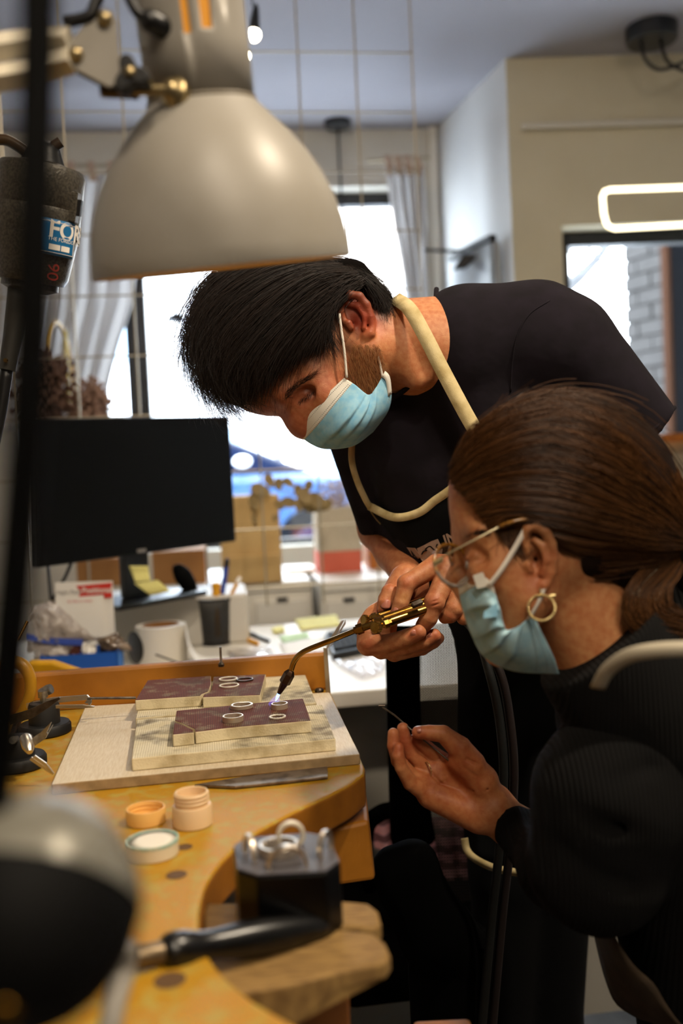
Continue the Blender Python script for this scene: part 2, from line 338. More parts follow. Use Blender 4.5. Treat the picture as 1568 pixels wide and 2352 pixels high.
# back wall with the big window
w0s, _ = sz(205, 800, bL, bdir, bn); w1s, _ = sz(965, 600, bL, bdir, bn); _, wtz = sz(825, 428, bL, bdir, bn); _, wbz = sz(700, 1252, bL, bdir, bn)
LB = float(np.dot(cB-bL, bdir))
b = B(); s_l = (LX-.2-bL[0])/bdir[0]
wall_piece(b, bL, bdir, bn, s_l, w0s, 0, ZC); wall_piece(b, bL, bdir, bn, w1s, LB+.3, 0, ZC); wall_piece(b, bL, bdir, bn, w0s, w1s, wtz, ZC); wall_piece(b, bL, bdir, bn, w0s, w1s, 0, wbz)
obj('wall_back', b, WHITE, kind='structure')
b = B(); b.prism([flat(cA, 0), flat(cB, 0), flat(cB, ZC), flat(cA, ZC)], np.array([.12, .03, 0])); obj('wall_side', b, WALLS, kind='structure')
# right wall (nearer) with the second window
v0s, vtz = sz(1290, 519, cA, rdir, rn); _, vbz = sz(1540, 1012, cA, rdir, rn); LR = (RXE+.2-cA[0])/rdir[0]
b = B(); wall_piece(b, cA, rdir, rn, .0, v0s, 0, ZC); wall_piece(b, cA, rdir, rn, v0s, LR-.3, vtz, ZC); wall_piece(b, cA, rdir, rn, v0s, LR-.3, 0, vbz); wall_piece(b, cA, rdir, rn, LR-.3, LR, 0, ZC)
obj('wall_right', b, WALLR, kind='structure')
b = B(); b.prism([(LX, YF, 0), (LX, 4.6, 0), (LX, 4.6, ZC), (LX, YF, ZC)], (-.2, 0, 0)); obj('wall_left', b, WHITE, kind='structure')
b = B(); b.prism([(RXE, YF, 0), (RXE, 3.6, 0), (RXE, 3.6, ZC), (RXE, YF, ZC)], (.2, 0, 0)); obj('wall_far_right', b, WHITE, kind='structure')
b = B(); b.prism([(LX, YF, 0), (RXE, YF, 0), (RXE, YF, ZC), (LX, YF, ZC)], (0, -.2, 0)); obj('wall_front', b, WHITE, kind='structure')
def window(name, p0, d, n, s0, s1, z0, z1, bars, th=.05, inset=.10):
    root = T(name, None, None, flat(p0+d*(s0+s1)/2-n*inset, z0)); root['kind'] = 'structure'
    def bar(nm, a0, a1, c0, c1):
        b = B(); b.prism([flat(p0+d*a0-n*inset, c0), flat(p0+d*a1-n*inset, c0), flat(p0+d*a1-n*inset, c1), flat(p0+d*a0-n*inset, c1)], -n*.06); return obj(nm, b, BLACKF, root)
    bar('frame_rail', s0, s1, z1-th, z1); bar('frame_rail', s0, s1, z0, z0+th*.5); bar('frame_stile', s0, s0+th, z0, z1); bar('frame_stile', s1-th, s1, z0, z1)
    for x in bars: bar('mullion', x-.045, x+.045, z0, z1)
    e = [s0]+list(bars)+[s1]
    for a, c in zip(e[:-1], e[1:]):
        b = B(); b.prism([flat(p0+d*(a+.01)-n*(inset+.03), z0), flat(p0+d*(c-.01)-n*(inset+.03), z0), flat(p0+d*(c-.01)-n*(inset+.03), z1), flat(p0+d*(a+.01)-n*(inset+.03), z1)], -n*.006); obj('pane', b, GLASS, root)
    return root
ms, _ = sz(316, 830, bL-bn*.1, bdir, bn)
window('window_1', bL, bdir, bn, w0s, w1s, wbz, wtz, [ms]); window('window_2', cA, rdir, rn, v0s, LR-.3, vbz, vtz, [v0s+1.15])
# white window casing and pale trims
s0, _ = sz(984, 350, bL, bdir, bn); s1, _ = sz(1000, 350, bL, bdir, bn)
b = B(); wall_piece(b, bL+bn*.03, bdir, bn, s0, s1, .9, wtz+.35, .03); obj('trim_1', b, WHITEP, kind='structure')
p = [onplane(1196, 296, cA, rn)+rn*.02, onplane(1568, 284, cA, rn)+rn*.02]
b = B(); b.tube(p, .012, 6); obj('trim_2', b, WHITE, kind='structure')
b = B(); b.prism([onplane(1490, 1000, cA+rn*.02, rn), onplane(1600, 995, cA+rn*.02, rn), onplane(1600, 1015, cA+rn*.02, rn), onplane(1490, 1018, cA+rn*.02, rn)], rn*.12); obj('window_sill', b, ORANGE, kind='structure')
# ================================================================ outside
ZS = .12
EXT = mk('street', '#b9bcc0', .9); FACADE = mk('pale_facade', '#cfc3b8', .9, col2='#bcaea2', vs=4); FACADE2 = mk('white_facade', '#dcdde0', .9)
b = B(); b.prism([(-14, 4.9, ZS), (16, 4.9, ZS), (16, 40, ZS), (-14, 40, ZS)], (0, 0, -.2)); o = obj('street_ground', b, EXT, kind='structure')
WINB = mk('facade_window', '#7f95ab', .25)  # pane colour lightened to carry the reflected sky
def building(name, label, x0, x1, y, h, m, cols, rows, wm=WINB):
    root = T(name, label, 'building', ((x0+x1)/2, y, ZS)); b = B(); b.box(((x0+x1)/2, y+1.5, ZS+h/2), ((x1-x0)/2, 0, 0), (0, 1.5, 0), (0, 0, h/2)); obj('facade', b, m, root)
    b = B(); b.box(((x0+x1)/2, y-.1, ZS+h), ((x1-x0)/2+.1, 0, 0), (0, .25, 0), (0, 0, .15)); obj('cornice', b, FACADE2, root)
    for i in range(cols):
        for j in range(rows):
            cx = x0+(x1-x0)*(i+.5)/cols; cz = ZS+h*(j+.55)/rows; b = B(); b.box((cx, y-.02, cz), (.42, 0, 0), (0, .05, 0), (0, 0, .75)); f = obj('window_frame', b, FACADE2, root)
            b = B(); b.box((cx, y-.06, cz), (.34, 0, 0), (0, .03, 0), (0, 0, .66)); obj('pane', b, wm, f)
building('apartment_house', 'pale house front seen overexposed through the left part of the large window', -9, -1.25, 19, 8, FACADE2, 4, 3)
building('brick_house', 'pinkish house front seen overexposed beside the right curtain', -1.0, 4.6, 18.5, 8.5, FACADE, 3, 3)
# grey block building seen through the right window, blocks as separate courses
root = T('stone_building', 'grey block-built house corner with dark door seen through the right window', 'building', W(1500, 1010, 7.5))
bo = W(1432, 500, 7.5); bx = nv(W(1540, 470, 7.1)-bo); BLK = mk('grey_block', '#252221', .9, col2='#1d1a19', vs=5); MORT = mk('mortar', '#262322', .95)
def wpt(u, z): return np.array([*(bo+bx*u)[:2], z])
bnm = nv(np.cross(bx, UP)); bnm = bnm if np.dot(bnm, CO-bo) > 0 else -bnm
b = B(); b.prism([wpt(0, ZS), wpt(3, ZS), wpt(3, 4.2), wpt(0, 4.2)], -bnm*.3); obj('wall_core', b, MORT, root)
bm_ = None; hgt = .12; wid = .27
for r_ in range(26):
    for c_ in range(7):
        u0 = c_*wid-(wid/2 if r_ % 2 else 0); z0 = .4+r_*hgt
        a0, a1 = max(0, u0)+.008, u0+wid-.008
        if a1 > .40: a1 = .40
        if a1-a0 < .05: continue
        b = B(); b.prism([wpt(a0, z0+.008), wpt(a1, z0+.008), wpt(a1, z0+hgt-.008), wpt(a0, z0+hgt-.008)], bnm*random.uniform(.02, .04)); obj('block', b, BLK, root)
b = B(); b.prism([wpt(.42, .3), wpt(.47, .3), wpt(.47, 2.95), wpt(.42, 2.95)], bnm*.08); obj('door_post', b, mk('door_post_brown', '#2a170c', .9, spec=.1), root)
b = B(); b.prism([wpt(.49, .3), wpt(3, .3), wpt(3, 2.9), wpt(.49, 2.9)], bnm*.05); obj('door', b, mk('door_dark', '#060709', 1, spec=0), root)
# tree beyond the right window
def branchy(name, label, pts, spread_, n, d):
    root = T(name, label, 'tree', W(pts[0][0], 1020, d)); BK = mk('bark', '#4a4a4c', .9)
    b = B(); b.tube(cr([W(x, y, d) for x, y in pts], 12), np.linspace(.07, .03, 12), 8); tr = obj('trunk', b, BK, root, smooth=60)
    for k in range(n):
        x, y = pts[0][0]+(pts[-1][0]-pts[0][0])*k/n, pts[0][1]+(pts[-1][1]-pts[0][1])*k/n; s = random.choice((-1, 1))
        q = [(x, y), (x+s*random.uniform(20, 60), y-random.uniform(0, 70)), (x+s*random.uniform(40, spread_), y-random.uniform(20, 120))]
        b = B(); b.tube(cr([W(a, c, d+random.uniform(-.2, .2)) for a, c in q], 8), np.linspace(.022, .006, 8), 5); obj('branch', b, BK, root, smooth=60)
branchy('street_tree', 'bare tree seen through the right window before a bright sky', [(1302, 660), (1345, 622), (1395, 560), (1420, 470)], 90, 9, 9)
# parked car
CARP = mk('car_blue', '#10365f', .3, coat=.1); CARG = mk('car_glass', '#06122a', .2, spec=.2); TYRE = mk('tyre', '#05070d', .9, spec=.1)
cd = 10.0; cb = W(690, 1296, cd); cax = RX; cay = RY
root = T('parked_car', 'light blue parked car seen through the large window behind the monitor', 'car', flat(cb, ZS))
g0 = flat(cb, ZS)
def cp(u, w, z): return g0+cax*u+cay*w+UP*z
body = [(-3.2, .35), (-3.2, .95), (-2.9, 1.12), (-1.2, 1.18), (-.1, 1.16), (.75, 1.08), (1.05, .9), (1.1, .45), (.95, .32)]
b = B(); b.loft([cp(u, -.85, z) for u, z in body], [cp(u, .85, z) for u, z in body]); obj('car_body', b, CARP, root, smooth=30, bev=.08, segs=3)
cab = [(-3.0, 1.12), (-2.6, 1.62), (-1.6, 1.72), (-.9, 1.6), (.15, 1.14)]
b = B(); b.loft([cp(u, -.72, z) for u, z in cab], [cp(u, .72, z) for u, z in cab]); obj('cabin_glass', b, CARG, root, bev=.05)
rf = [(-2.75, 1.6), (-1.6, 1.76), (-.95, 1.66), (-.95, 1.58), (-1.6, 1.68), (-2.7, 1.52)]
b = B(); b.loft([cp(u, -.74, z) for u, z in rf], [cp(u, .74, z) for u, z in rf]); obj('car_roof', b, CARP, root)
for u in (-2.3, .12):
    b = B(); b.lathe(cp(u, -.9, .42), cay, [(0, .2), (0, .40), (.05, .43), (.2, .43), (.22, .2)], 28); wl = obj('wheel', b, TYRE, root, smooth=40)
    b = B(); b.lathe(cp(u, -.915, .42), cay, [(0, .05), (0, .24), (.02, .26), (.04, .26)], 20); obj('rim', b, CARG, wl, smooth=40)
b = B(); b.ball(W(556, 1060, 9.0), .07, 12, sc=(1.2, .7, .8)); obj('glass_glint', b, FACADE2, root, smooth=180)  # white ball added for the bright reflection on the car glass
b = B(); b.ball(cp(.98, -.6, .82), .13, 12, sc=(1, .9, .7)); obj('headlight', b, mk('lamp_lens', '#eef4ff', .1), root, smooth=180)
# ================================================================ hanging lights
def pendant(name, label, px, py, d, cy, rc, rope=True):
    top = Z(px, py, ZC); root = T(name, label, 'lamp', top-UP*.6); b = B(); b.lathe(top, -UP, [(0, rc), (.022, rc), (.026, rc*.6)], 24); obj('canopy', b, BLACKF, root, smooth=40)
    b = B(); b.tube([top-UP*.02, top-UP*.6], .005, 6); obj('cord', b, BLACKF, root)
    b = B(); b.lathe(top-UP*.78, UP, [(0, .055), (.05, .05), (.09, .03), (.11, .012), (.18, .01)], 20, caps=False); obj('shade', b, BLACKF, root, smooth=60); return root
pendant('pendant_lamp', 'black pendant lamp hanging from a round ceiling rose before the window', 775, 279, 3.6, 0, .055)
sp = W(405, 738, 3.45); root = T('pendant_lamp', 'small black dome pendant lamp against the bright glass left of the man', 'lamp', sp)
b = B(); b.lathe(sp, UP, [(0, .036), (.008, .035), (.022, .022), (.03, .006), (.05, .004)], 20); obj('shade', b, BLACKF, root, smooth=60)
b = B(); b.tube([sp+UP*.04, flat(sp, ZC)], .0012, 5); obj('cord', b, BLACKF, root)
# ceiling rose with two looped cables, and the glowing rectangular LED frame
ct = Z(1495, 62, ZC); root = T('ceiling_rose_lamp', 'round black ceiling rose with looping cables, upper right corner', 'lamp', ct-UP*.2)
b = B(); b.lathe(ct, -UP, [(0, .085), (.045, .085), (.05, .08)], 32); obj('canopy', b, BLACKF, root, smooth=40)
dd = float(np.dot(ct-CO, CR @ np.array([0, 0, -1.])))
for q in ([(1472, 98), (1478, 130), (1500, 155), (1530, 158), (1600, 130)], [(1518, 95), (1524, 125), (1540, 148), (1580, 165), (1620, 165)]):
    b = B(); b.tube(cr([W(x, y, dd) for x, y in q], 24), .0065, 8); obj('cable', b, BLACKF, root, smooth=180)
LD = 2.75
q = [(1600, 431), (1400, 436), (1388, 440), (1383, 452), (1386, 490), (1391, 510), (1397, 520), (1410, 525), (1600, 516)]
q = [(1800, 422)]+q[1:8]+[(1800, 504)]
root = T('led_frame_lamp', 'glowing rectangular LED frame light hanging before the right wall', 'lamp', W(1560, 520, LD))
b = B(); b.tube([W(x, y, LD) for x, y in q+[q[0]]], .0082, 8); obj('light_tube', b, LED, root, smooth=60)
for x in (1600, 1760):
    b = B(); b.tube([W(x, 428, LD), flat(W(x, 428, LD), ZC)], .0015, 5); obj('suspension_wire', b, WIRE, root)
# track spot with bulb
tb = W(583, 80, 2.75); root = T('spot_lamp', 'small lit clear spot bulb hanging top centre behind the wire grid', 'lamp', tb)
b = B(); b.ball(tb, .019, 14); obj('bulb', b, BULB, root, smooth=180)
b = B(); b.lathe(tb+UP*.012, nv(UP+.15*RX), [(0, .017), (.03, .014), (.06, .010), (.075, .004)], 16); obj('socket', b, BLACKF, root, smooth=50)
b = B(); b.tube([tb+UP*.08, flat(tb, ZC)], .003, 6); obj('cord', b, BLACKF, root)
tb = W(560, 128, 2.9); root = T('spot_lamp', 'pair of tiny glowing balls standing for reflections just under the clear spot bulb', 'lamp', tb-UP*.02)
for dx in (-.010, .010):  # glowing balls added in place of bulb reflections
    b = B(); b.ball(tb+RX*dx, .0085, 10, sc=(1, 1, 1.3)); obj('bulb', b, BULB, root, smooth=180)
b = B(); b.tube([tb+RX*.0, tb+UP*.02, flat(tb, ZC)], .002, 5); obj('cord', b, BLACKF, root)
# ================================================================ wall screen on swing arm
root = T('wall_screen', 'tilted grey wall sign with black bracket arm on the white side wall', 'sign', W(1080, 690, 3.55))
SCR = mk('screen_face', '#a9adb3', .3, col2='#7c838c', vs=5)
def quadb(pts, d, th, m, nm, bev=.003):
    b = B(); pp = [W(x, y, d[i] if isinstance(d, (list, tuple)) else d) for i, (x, y) in enumerate(pts)]; n = nv(np.cross(pp[1]-pp[0], pp[-1]-pp[0])); b.prism(pp, n*th); return obj(nm, b, m, root, bev=bev)
quadb([(1026, 592), (1125, 543), (1130, 700), (1030, 720)], [3.75, 3.5, 3.5, 3.75], .03, SCR, 'panel')
quadb([(1026, 586), (1125, 537), (1125, 553), (1027, 602)], [3.73, 3.48, 3.48, 3.73], .03, BLACKF, 'panel_edge')
quadb([(1064, 584), (1100, 585), (1070, 614), (1040, 618)], 3.58, .03, BLACKF, 'bracket')
b = B(); b.tube([W(974, 574, 3.6), W(1066, 578, 3.6)], .006, 8); obj('arm', b, BLACKF, root)
b = B(); b.tube([W(1141, 556, 3.46), W(1147, 690, 3.46)], .008, 6); obj('side_rod', b, GREYP, root)
# ================================================================ curtains
def curtain(name, label, edgeL, edgeR, d, folds, hdr):
    yl = np.array([a[1] for a in edgeL]); n = 60; m = 30; G = np.zeros((m, n, 3))
    for i in range(m):
        y = yl[0]+(yl[-1]-yl[0])*i/(m-1); xl = np.interp(y, [a[1] for a in edgeL], [a[0] for a in edgeL]); xr = np.interp(y, [a[1] for a in edgeR], [a[0] for a in edgeR])
        for j in range(n):
            t = j/(n-1); G[i, j] = W(xl+(xr-xl)*t, y, d+.03*math.sin(t*folds*2*PI+.6*math.sin(i*.2))+.012*math.sin(t*folds*4.6*PI+i*.1))
    root = T(name, label, 'curtain', G.reshape(-1, 3).min(0)); obj('cloth', B().grid(G), FABRIC, root, smooth=180, solid=.002)
    k = max(2, folds)
    for i in range(k):
        t = (i+.5)/k; a = W(edgeL[0][0]+(edgeR[0][0]-edgeL[0][0])*t-6, edgeL[0][1]-28, d-.02); c = W(edgeL[0][0]+(edgeR[0][0]-edgeL[0][0])*t+2, edgeL[0][1]+18, d-.03)
        b = B(); b.ribbon(cr([a, (a+c)/2+RY*-.01, c], 6), RX, .028); obj('tab', b, hdr, root, solid=.003)
    b = B(); b.tube([W(edgeL[0][0]-40, edgeL[0][1]-16, d), W(edgeR[0][0]+15, edgeR[0][1]-18, d)], .007, 8); obj('curtain_rod', b, WIRE, root)
TAB = mk('tab_linen', '#b39c8a', .9)
curtain('curtain', 'sheer white curtain drawn aside left behind the lamp', [(-90, 398), (-90, 990)], [(330, 398), (318, 560), (306, 690), (268, 810), (232, 960)], 3.62, 9, TAB)
curtain('curtain', 'narrow sheer white curtain on the right side of the window', [(884, 385), (905, 520), (938, 700)], [(972, 380), (980, 520), (986, 700)], 3.72, 4, TAB)
# ================================================================ wire grid screen
root = T('wire_grid', 'thin wire grid panel standing behind the white desk', 'wire grid', W(600, 1440, 2.66)); gp = W(945, 122, 2.72)
for i in range(-1, 9):
    c = gp-RX*.1625*i
    if i < 0: continue
    b = B(); b.tube([flat(c, 2.9), flat(c, .9)], .0030, 6); obj('wire', b, WIRE, root)
for j in range(-1, 11):
    z = gp[2]-.166*j; b = B(); b.tube([flat(gp+RX*.004, z), flat(gp-RX*1.30, z)], .0027, 6); obj('wire', b, WIRE, root)
# ================================================================ cabinets by the window, and what stands on them
ZK = .92
def roombox(b, px0, px1, py, z, hx, dep, d0=None, mi=0):   # box with front bottom edge from pixel px0 to px1 lying on plane z
    a = Z(px0, py, z); w = np.dot(Z(px1, py, z)-a, RX); b.prism([a, a+RX*w, a+RX*w+RY*dep, a+RY*dep], UP*hx, mi); return a, w
def cabinet(label, px0, px1):
    fa = Z(px0, 1348 if px0 < 700 else 1338, ZK); fb = fa+RX*np.dot(Z(px1, 1340, ZK)-fa, RX); wd_ = np.dot(fb-fa, RX); root = T('cabinet', label, 'cabinet', flat(fa, 0), 'white cabinets under the window')
    b = B(); b.prism([flat(fa, .0), flat(fb, .0), flat(fb, 0)+RY*.55, flat(fa, 0)+RY*.55], UP*(ZK-.03)); obj('carcass', b, WHITEP, root)
    b = B(); b.prism([flat(fa, ZK-.03)-RY*.01, flat(fb, ZK-.03)-RY*.01, flat(fb, ZK-.03)+RY*.56, flat(fa, ZK-.03)+RY*.56], UP*.03); obj('top', b, WHITEP, root, bev=.003)
    n = 2
    for k in range(n):
        a = fa+RX*wd_*(k/n)+RX*.012; e = fa+RX*wd_*((k+1)/n)-RX*.012
        b = B(); b.prism([flat(a, .06)-RY*.012, flat(e, .06)-RY*.012, flat(e, ZK-.06)-RY*.012, flat(a, ZK-.06)-RY*.012], -RY*.015); o = obj('door', b, WHITEP, root, bev=.002)
        c = (a+e)/2; b = B(); b.box(flat(c, ZK-.055)-RY*.03, RX*.018, RY*.006, UP*.005); obj('handle', b, BLACKF, o)
cabinet('white low cabinet under the window, behind the pen pot', 436, 722); cabinet('white low cabinet under the window, behind the far arm of the man', 736, 1010)
def carton(name, label, cat, px0, px1, pyb, pyt, dep, z, mats, split=None, slant=0):
    a = Z(px0, pyb, z); w = np.dot(Z(px1, pyb, z)-a, RX); d = np.dot(a-CO, CR @ np.array([0, 0, -1.])); h = (pyb-pyt)*d/F; root = T(name, label, cat, a+RX*w/2)
    b = B(); b.prism([a, a+RX*w, a+RX*w+RY*dep, a+RY*dep], UP*(h if not split else h*split)); o = obj('body', b, mats[0], root, bev=.002)
    if split: b = B(); z2 = a+UP*h*split; b.prism([z2, z2+RX*w, z2+RX*w+RY*dep, z2+RY*dep], UP*h*(1-split)); obj('upper_body', b, mats[1], root, bev=.002)
    return root, a, w, h
r, a, w, h = carton('kraft_paper_bag', 'tall kraft paper bag behind the pen pot by the window', 'bag', 512, 655, 1344, 1142, .2, ZK, [KRAFT])
b = B(); b.prism([a+RX*w*.1-RY*.004, a+RX*w*.98-RY*.004, a+RX*w*.98-RY*.008+UP*h*.33, a+RX*w*.1-RY*.008+UP*h*.33], -RY*.012); obj('front_fold', b, KRAFT, r, bev=.004)
carton('cardboard_box', 'brown cardboard box under the lower right of the monitor', 'box', 352, 474, 1346, 1268, .2, ZK, [CARTON])
carton('cardboard_box', 'brown cardboard box behind the red and white card', 'box', 178, 282, 1352, 1286, .2, ZK, [CARTON])
carton('gift_box', 'linen grey box with a salmon red lower half on the right cabinet', 'box', 734, 842, 1318, 1168, .16, ZK, [SALMON, LINEN], .33)
carton('wooden_box', 'small brown wooden box right of the linen and salmon box', 'box', 850, 900, 1308, 1252, .14, ZK, [ORANGE])
b = B(); a = Z(660, 1318, ZK); b.prism([a, a+RX*.10, a+RX*.10+RY*.2, a+RY*.2], UP*.012); o = obj('paper_stack', b, PAPERW); tag(o, 'stack of white paper between kraft bag and linen box', 'paper')
# eucalyptus branch
EU = 3.12; root = T('dried_eucalyptus', 'dried eucalyptus branch with round leaves above the kraft bag', 'dried branch', W(660, 1190, EU))
st = cr([W(x, y, EU) for x, y in [(735, 1175), (700, 1150), (660, 1130), (620, 1118), (585, 1135), (578, 1190)]], 24); b = B(); b.tube(st, .0025, 6); obj('stem', b, DRIED, root)
for x, y, s, a in [(618, 1104, 17, 60), (640, 1112, 16, 90), (662, 1108, 15, 40), (598, 1126, 24, 20), (584, 1150, 20, 80), (664, 1154, 20, 10), (685, 1128, 17, 80), (688, 1158, 18, 100), (708, 1116, 15, 110), (700, 1140, 22, 60), (728, 1150, 26, 30), (742, 1160, 22, 160), (582, 1178, 14, 90), (585, 1195, 9, 90), (632, 1186, 12, 90), (642, 1160, 14, 60), (715, 1165, 20, 10)]:
    A = math.radians(a); u = CR @ np.array([math.cos(A), -math.sin(A), random.uniform(-.5, .5)]); v = CR @ np.array([math.sin(A), math.cos(A), random.uniform(-.5, .5)]); c = W(x, y, EU+random.uniform(-.02, .02)); k = s*EU/F
    ring = [c+u*k*math.cos(t)+v*k*.66*math.sin(t)*(1-.2*math.cos(t)) for t in np.arange(10)*2*PI/10]; b = B(); b.prism(ring, .0012*nv(np.cross(u, v))); obj('leaf', b, DRIED, root)
# pale blossom twigs on the sill at the right
def twig_bunch(name, label, px, py, sx, sy, d, n, mat, r=.002):
    root = T(name, label, 'dried flowers', W(px, py, d)); pts = []
    for i in range(n):
        x = random.gauss(0, sx*.45); y = -random.uniform(.15, 1)*sy*(1-.35*abs(x)/sx); pts.append(cr([P(px+x*.1, py, d), P(px+x*.5, py+y*.5, d+random.gauss(0, .015)), P(px+x+random.gauss(0, 4), py+y, d+random.gauss(0, .03))], 6))
    strands('stem', cw(np.array(pts)), r*.5, r*.4, mat, root, kind='stuff')
    V = []; b = B()
    for q in pts:
        for k in range(3): c = cw(q[-1]*(1)+RNG.normal(0, .012, 3)); b.ball(c, r*random.uniform(1.5, 3.2), 6)
    obj('blossom', b, mat, root, kind='stuff')
twig_bunch('dried_flowers', 'dark brown dried flower bunch at the left behind the monitor', 105, 975, 62, 170, 2.75, 240, PAMPAS, .0035)
twig_bunch('dried_flowers', 'pale brown dried flower bunch beside the yellow hoop behind the monitor', 208, 975, 40, 95, 2.8, 160, PAMPAS2, .003)
twig_bunch('dried_flowers', 'pale lilac dried twigs behind the linen and salmon box', 775, 1185, 40, 90, 3.4, 70, mk('lilac_twigs', '#c9bcc2', .9), .0022)
hp = W(138, 860, 2.9); root = T('wooden_hoop', 'upright yellow wooden hoop standing behind the monitor at the left', 'hoop', hp-UP*.18)
G = []
for i in range(33):
    t = 2*PI*i/32; G.append(hp+UP*.155*math.sin(t)+(RY*.97+RX*.10)*.155*math.cos(t))
b = B(); b.tube(G, .007, 8); obj('ring', b, mk('hoop_wood', '#c9a24a', .5), root, smooth=180)
b = B(); b.tube([W(160, 960, 2.88), W(150, 760, 2.88)], .006, 6); obj('stand', b, mk('hoop_stand', '#c9b95a', .5), root)
# ================================================================ white desk
ZD = .86
fl = Z(755, 1592, ZD); fr = fl+RX*.75; bl_ = fl-RX*1.55
root = T('desk', 'white desk behind the wooden bench', 'desk', flat(fl, 0))
b = B(); b.prism([flat(bl_, ZD-.03), flat(fr, ZD-.03), flat(fr, ZD-.03)+RY*.86, flat(bl_, ZD-.03)+RY*.86], UP*.03); obj('desktop', b, WHITEP, root, bev=.003)
for s in (.72, -1.5):
    a = fl+RX*s; b = B(); b.prism([flat(a, 0)+RY*.04, flat(a, 0)+RX*.03+RY*.04, flat(a, 0)+RX*.03+RY*.8, flat(a, 0)+RY*.8], UP*(ZD-.03)); obj('leg', b, GREYP, root)
a = fl-RX*.5; e = fl+RX*.7; b = B(); b.prism([flat(a, .30)+RY*.12, flat(e, .30)+RY*.12, flat(e, .30)+RY*.14, flat(a, .30)+RY*.14], UP*(ZD-.33)); obj('modesty_panel', b, GREYP, root)
b = B(); b.prism([flat(a, .12)+RY*.11, flat(e, .12)+RY*.11, flat(e, .12)+RY*.125, flat(a, .12)+RY*.125], UP*.42); obj('lower_panel', b, GREYP, root)
# monitor
mc = [W(75, 962, 2.05), W(527, 955, 2.44), W(543, 1243, 2.44), W(85, 1305, 2.05)]; mn = nv(np.cross(mc[1]-mc[0], mc[3]-mc[0])); mn = mn if np.dot(mn, CO-mc[0]) > 0 else -mn
mb = Z(335, 1372, .985); root = T('monitor', 'black computer monitor turned off, on the white box on the desk', 'monitor', mb)
b = B(); b.prism(mc, -mn*.03); obj('bezel', b, mk('bezel_black', '#040404', .5, spec=.2), root, bev=.004)
def inset(q, k): c = sum(q)/4; return [p+(c-p)*k for p in q]
b = B(); b.prism([p+mn*.0008 for p in inset(mc, .03)], -mn*.002); obj('screen', b, mk('screen_off', '#020202', .5, spec=.15), root)
hd = nv(mc[1]-mc[0]); b = B(); c = (mc[2]+mc[3])/2; b.box(flat(c-mn*.05, 1.09), hd*.035, mn*.012, UP*.093); obj('stand', b, BLACKP, root, bev=.004)
b = B(); c0 = flat(c-mn*.03, .985); b.prism([c0-hd*.12-mn*.09, c0+hd*.13-mn*.09, c0+hd*.13+mn*.09, c0-hd*.12+mn*.09], UP*.012); obj('foot', b, GLOSSB, root, bev=.004)
b = B(); c1 = (mc[2]*.48+mc[3]*.52)+mn*.001-UP*.004; b.box(c1+UP*.012, hd*.012, mn*.001, UP*.004); obj('badge', b, GREYINK, root)
# monitor cables
for q, nm, lb in (([(165, 1290), (150, 1325), (138, 1345), (120, 1380), (90, 1420)], 'cable', 'black cable dropping from the left underside of the monitor'), ([(110, 1300), (118, 1380), (128, 1430), (110, 1500)], 'cable', 'thin grey cable hanging beside the red and white card')):
    b = B(); b.tube(cr([W(x, y, 2.12) for x, y in q], 20), .004, 6); o = obj(nm, b, BLACKP, smooth=180); tag(o, lb, 'cable')
def note(label, pts, d, curl=0, mat=STICKY, name='sticky_note'):
    G = coons([W(*pts[0], d), W(*pts[1], d)], [W(*pts[3], d-.02), W(*pts[2], d-.02)], [W(*pts[0], d), W(*[(a+c)/2 for a, c in zip(pts[0], pts[3])], d-curl), W(*pts[3], d-.02)], [W(*pts[1], d), W(*[(a+c)/2 for a, c in zip(pts[1], pts[2])], d-curl), W(*pts[2], d-.02)], 6, 6)
    o = obj(name, B().grid(G), mat, smooth=180, solid=.0012); tag(o, label, 'note')
note('pale yellow sticky note stuck on the monitor stand', [(296, 1300), (340, 1300), (345, 1333), (310, 1337)], 2.21)
note('pale yellow curled sticky note lying on the monitor foot', [(308, 1340), (362, 1332), (392, 1358), (345, 1368)], 2.17, .02)
# box under the monitor
a = Z(232, 1500, ZD); b = B(); w = .36; h = .123
b.prism([a, a+RX*w, a+RX*w+RY*.24, a+RY*.24], UP*h); o = obj('white_box', b, mk('matt_white_box', '#c9c4ba', .5), bev=.008); tag(o, 'plain white box that the monitor stands on', 'box')
# red and white card in a holder
ca = [W(126, 1338, 2.05), W(258, 1334, 2.05), W(262, 1462, 2.045), W(128, 1470, 2.045)]; cn = nv(np.cross(ca[1]-ca[0], ca[3]-ca[0])); cn = cn if np.dot(cn, CO-ca[0]) > 0 else -cn
root = T('advert_card', 'white card with a red arrow banner standing left of the white box', 'card', flat((ca[2]+ca[3])/2, ZD))
b = B(); b.prism([ca[0], ca[1], flat(ca[2], ZD+.001), flat(ca[3], ZD+.001)], -cn*.003); obj('card', b, PAPERW, root)
def cpt(u, v): return ca[0]*(1-u)*(1-v)+ca[1]*u*(1-v)+ca[2]*u*v+ca[3]*(1-u)*v
b = B(); b.prism([cpt(.37, .07)+cn*.001, cpt(.99, .03)+cn*.001, cpt(.99, .30)+cn*.001, cpt(.86, .31)+cn*.001, cpt(.84, .24)+cn*.001, cpt(.41, .27)+cn*.001, cpt(.45, .17)+cn*.001], cn*.0004); obj('red_banner', b, RED, root)
b = B(); b.prism([cpt(.02, .28)+cn*.001, cpt(.83, .25)+cn*.001, cpt(.85, .99)+cn*.004, cpt(.02, .99)+cn*.004], cn*.0006); obj('leaflet', b, PAPERW, root)
cx, cy = nv(ca[1]-ca[0]), nv(ca[0]-ca[3])
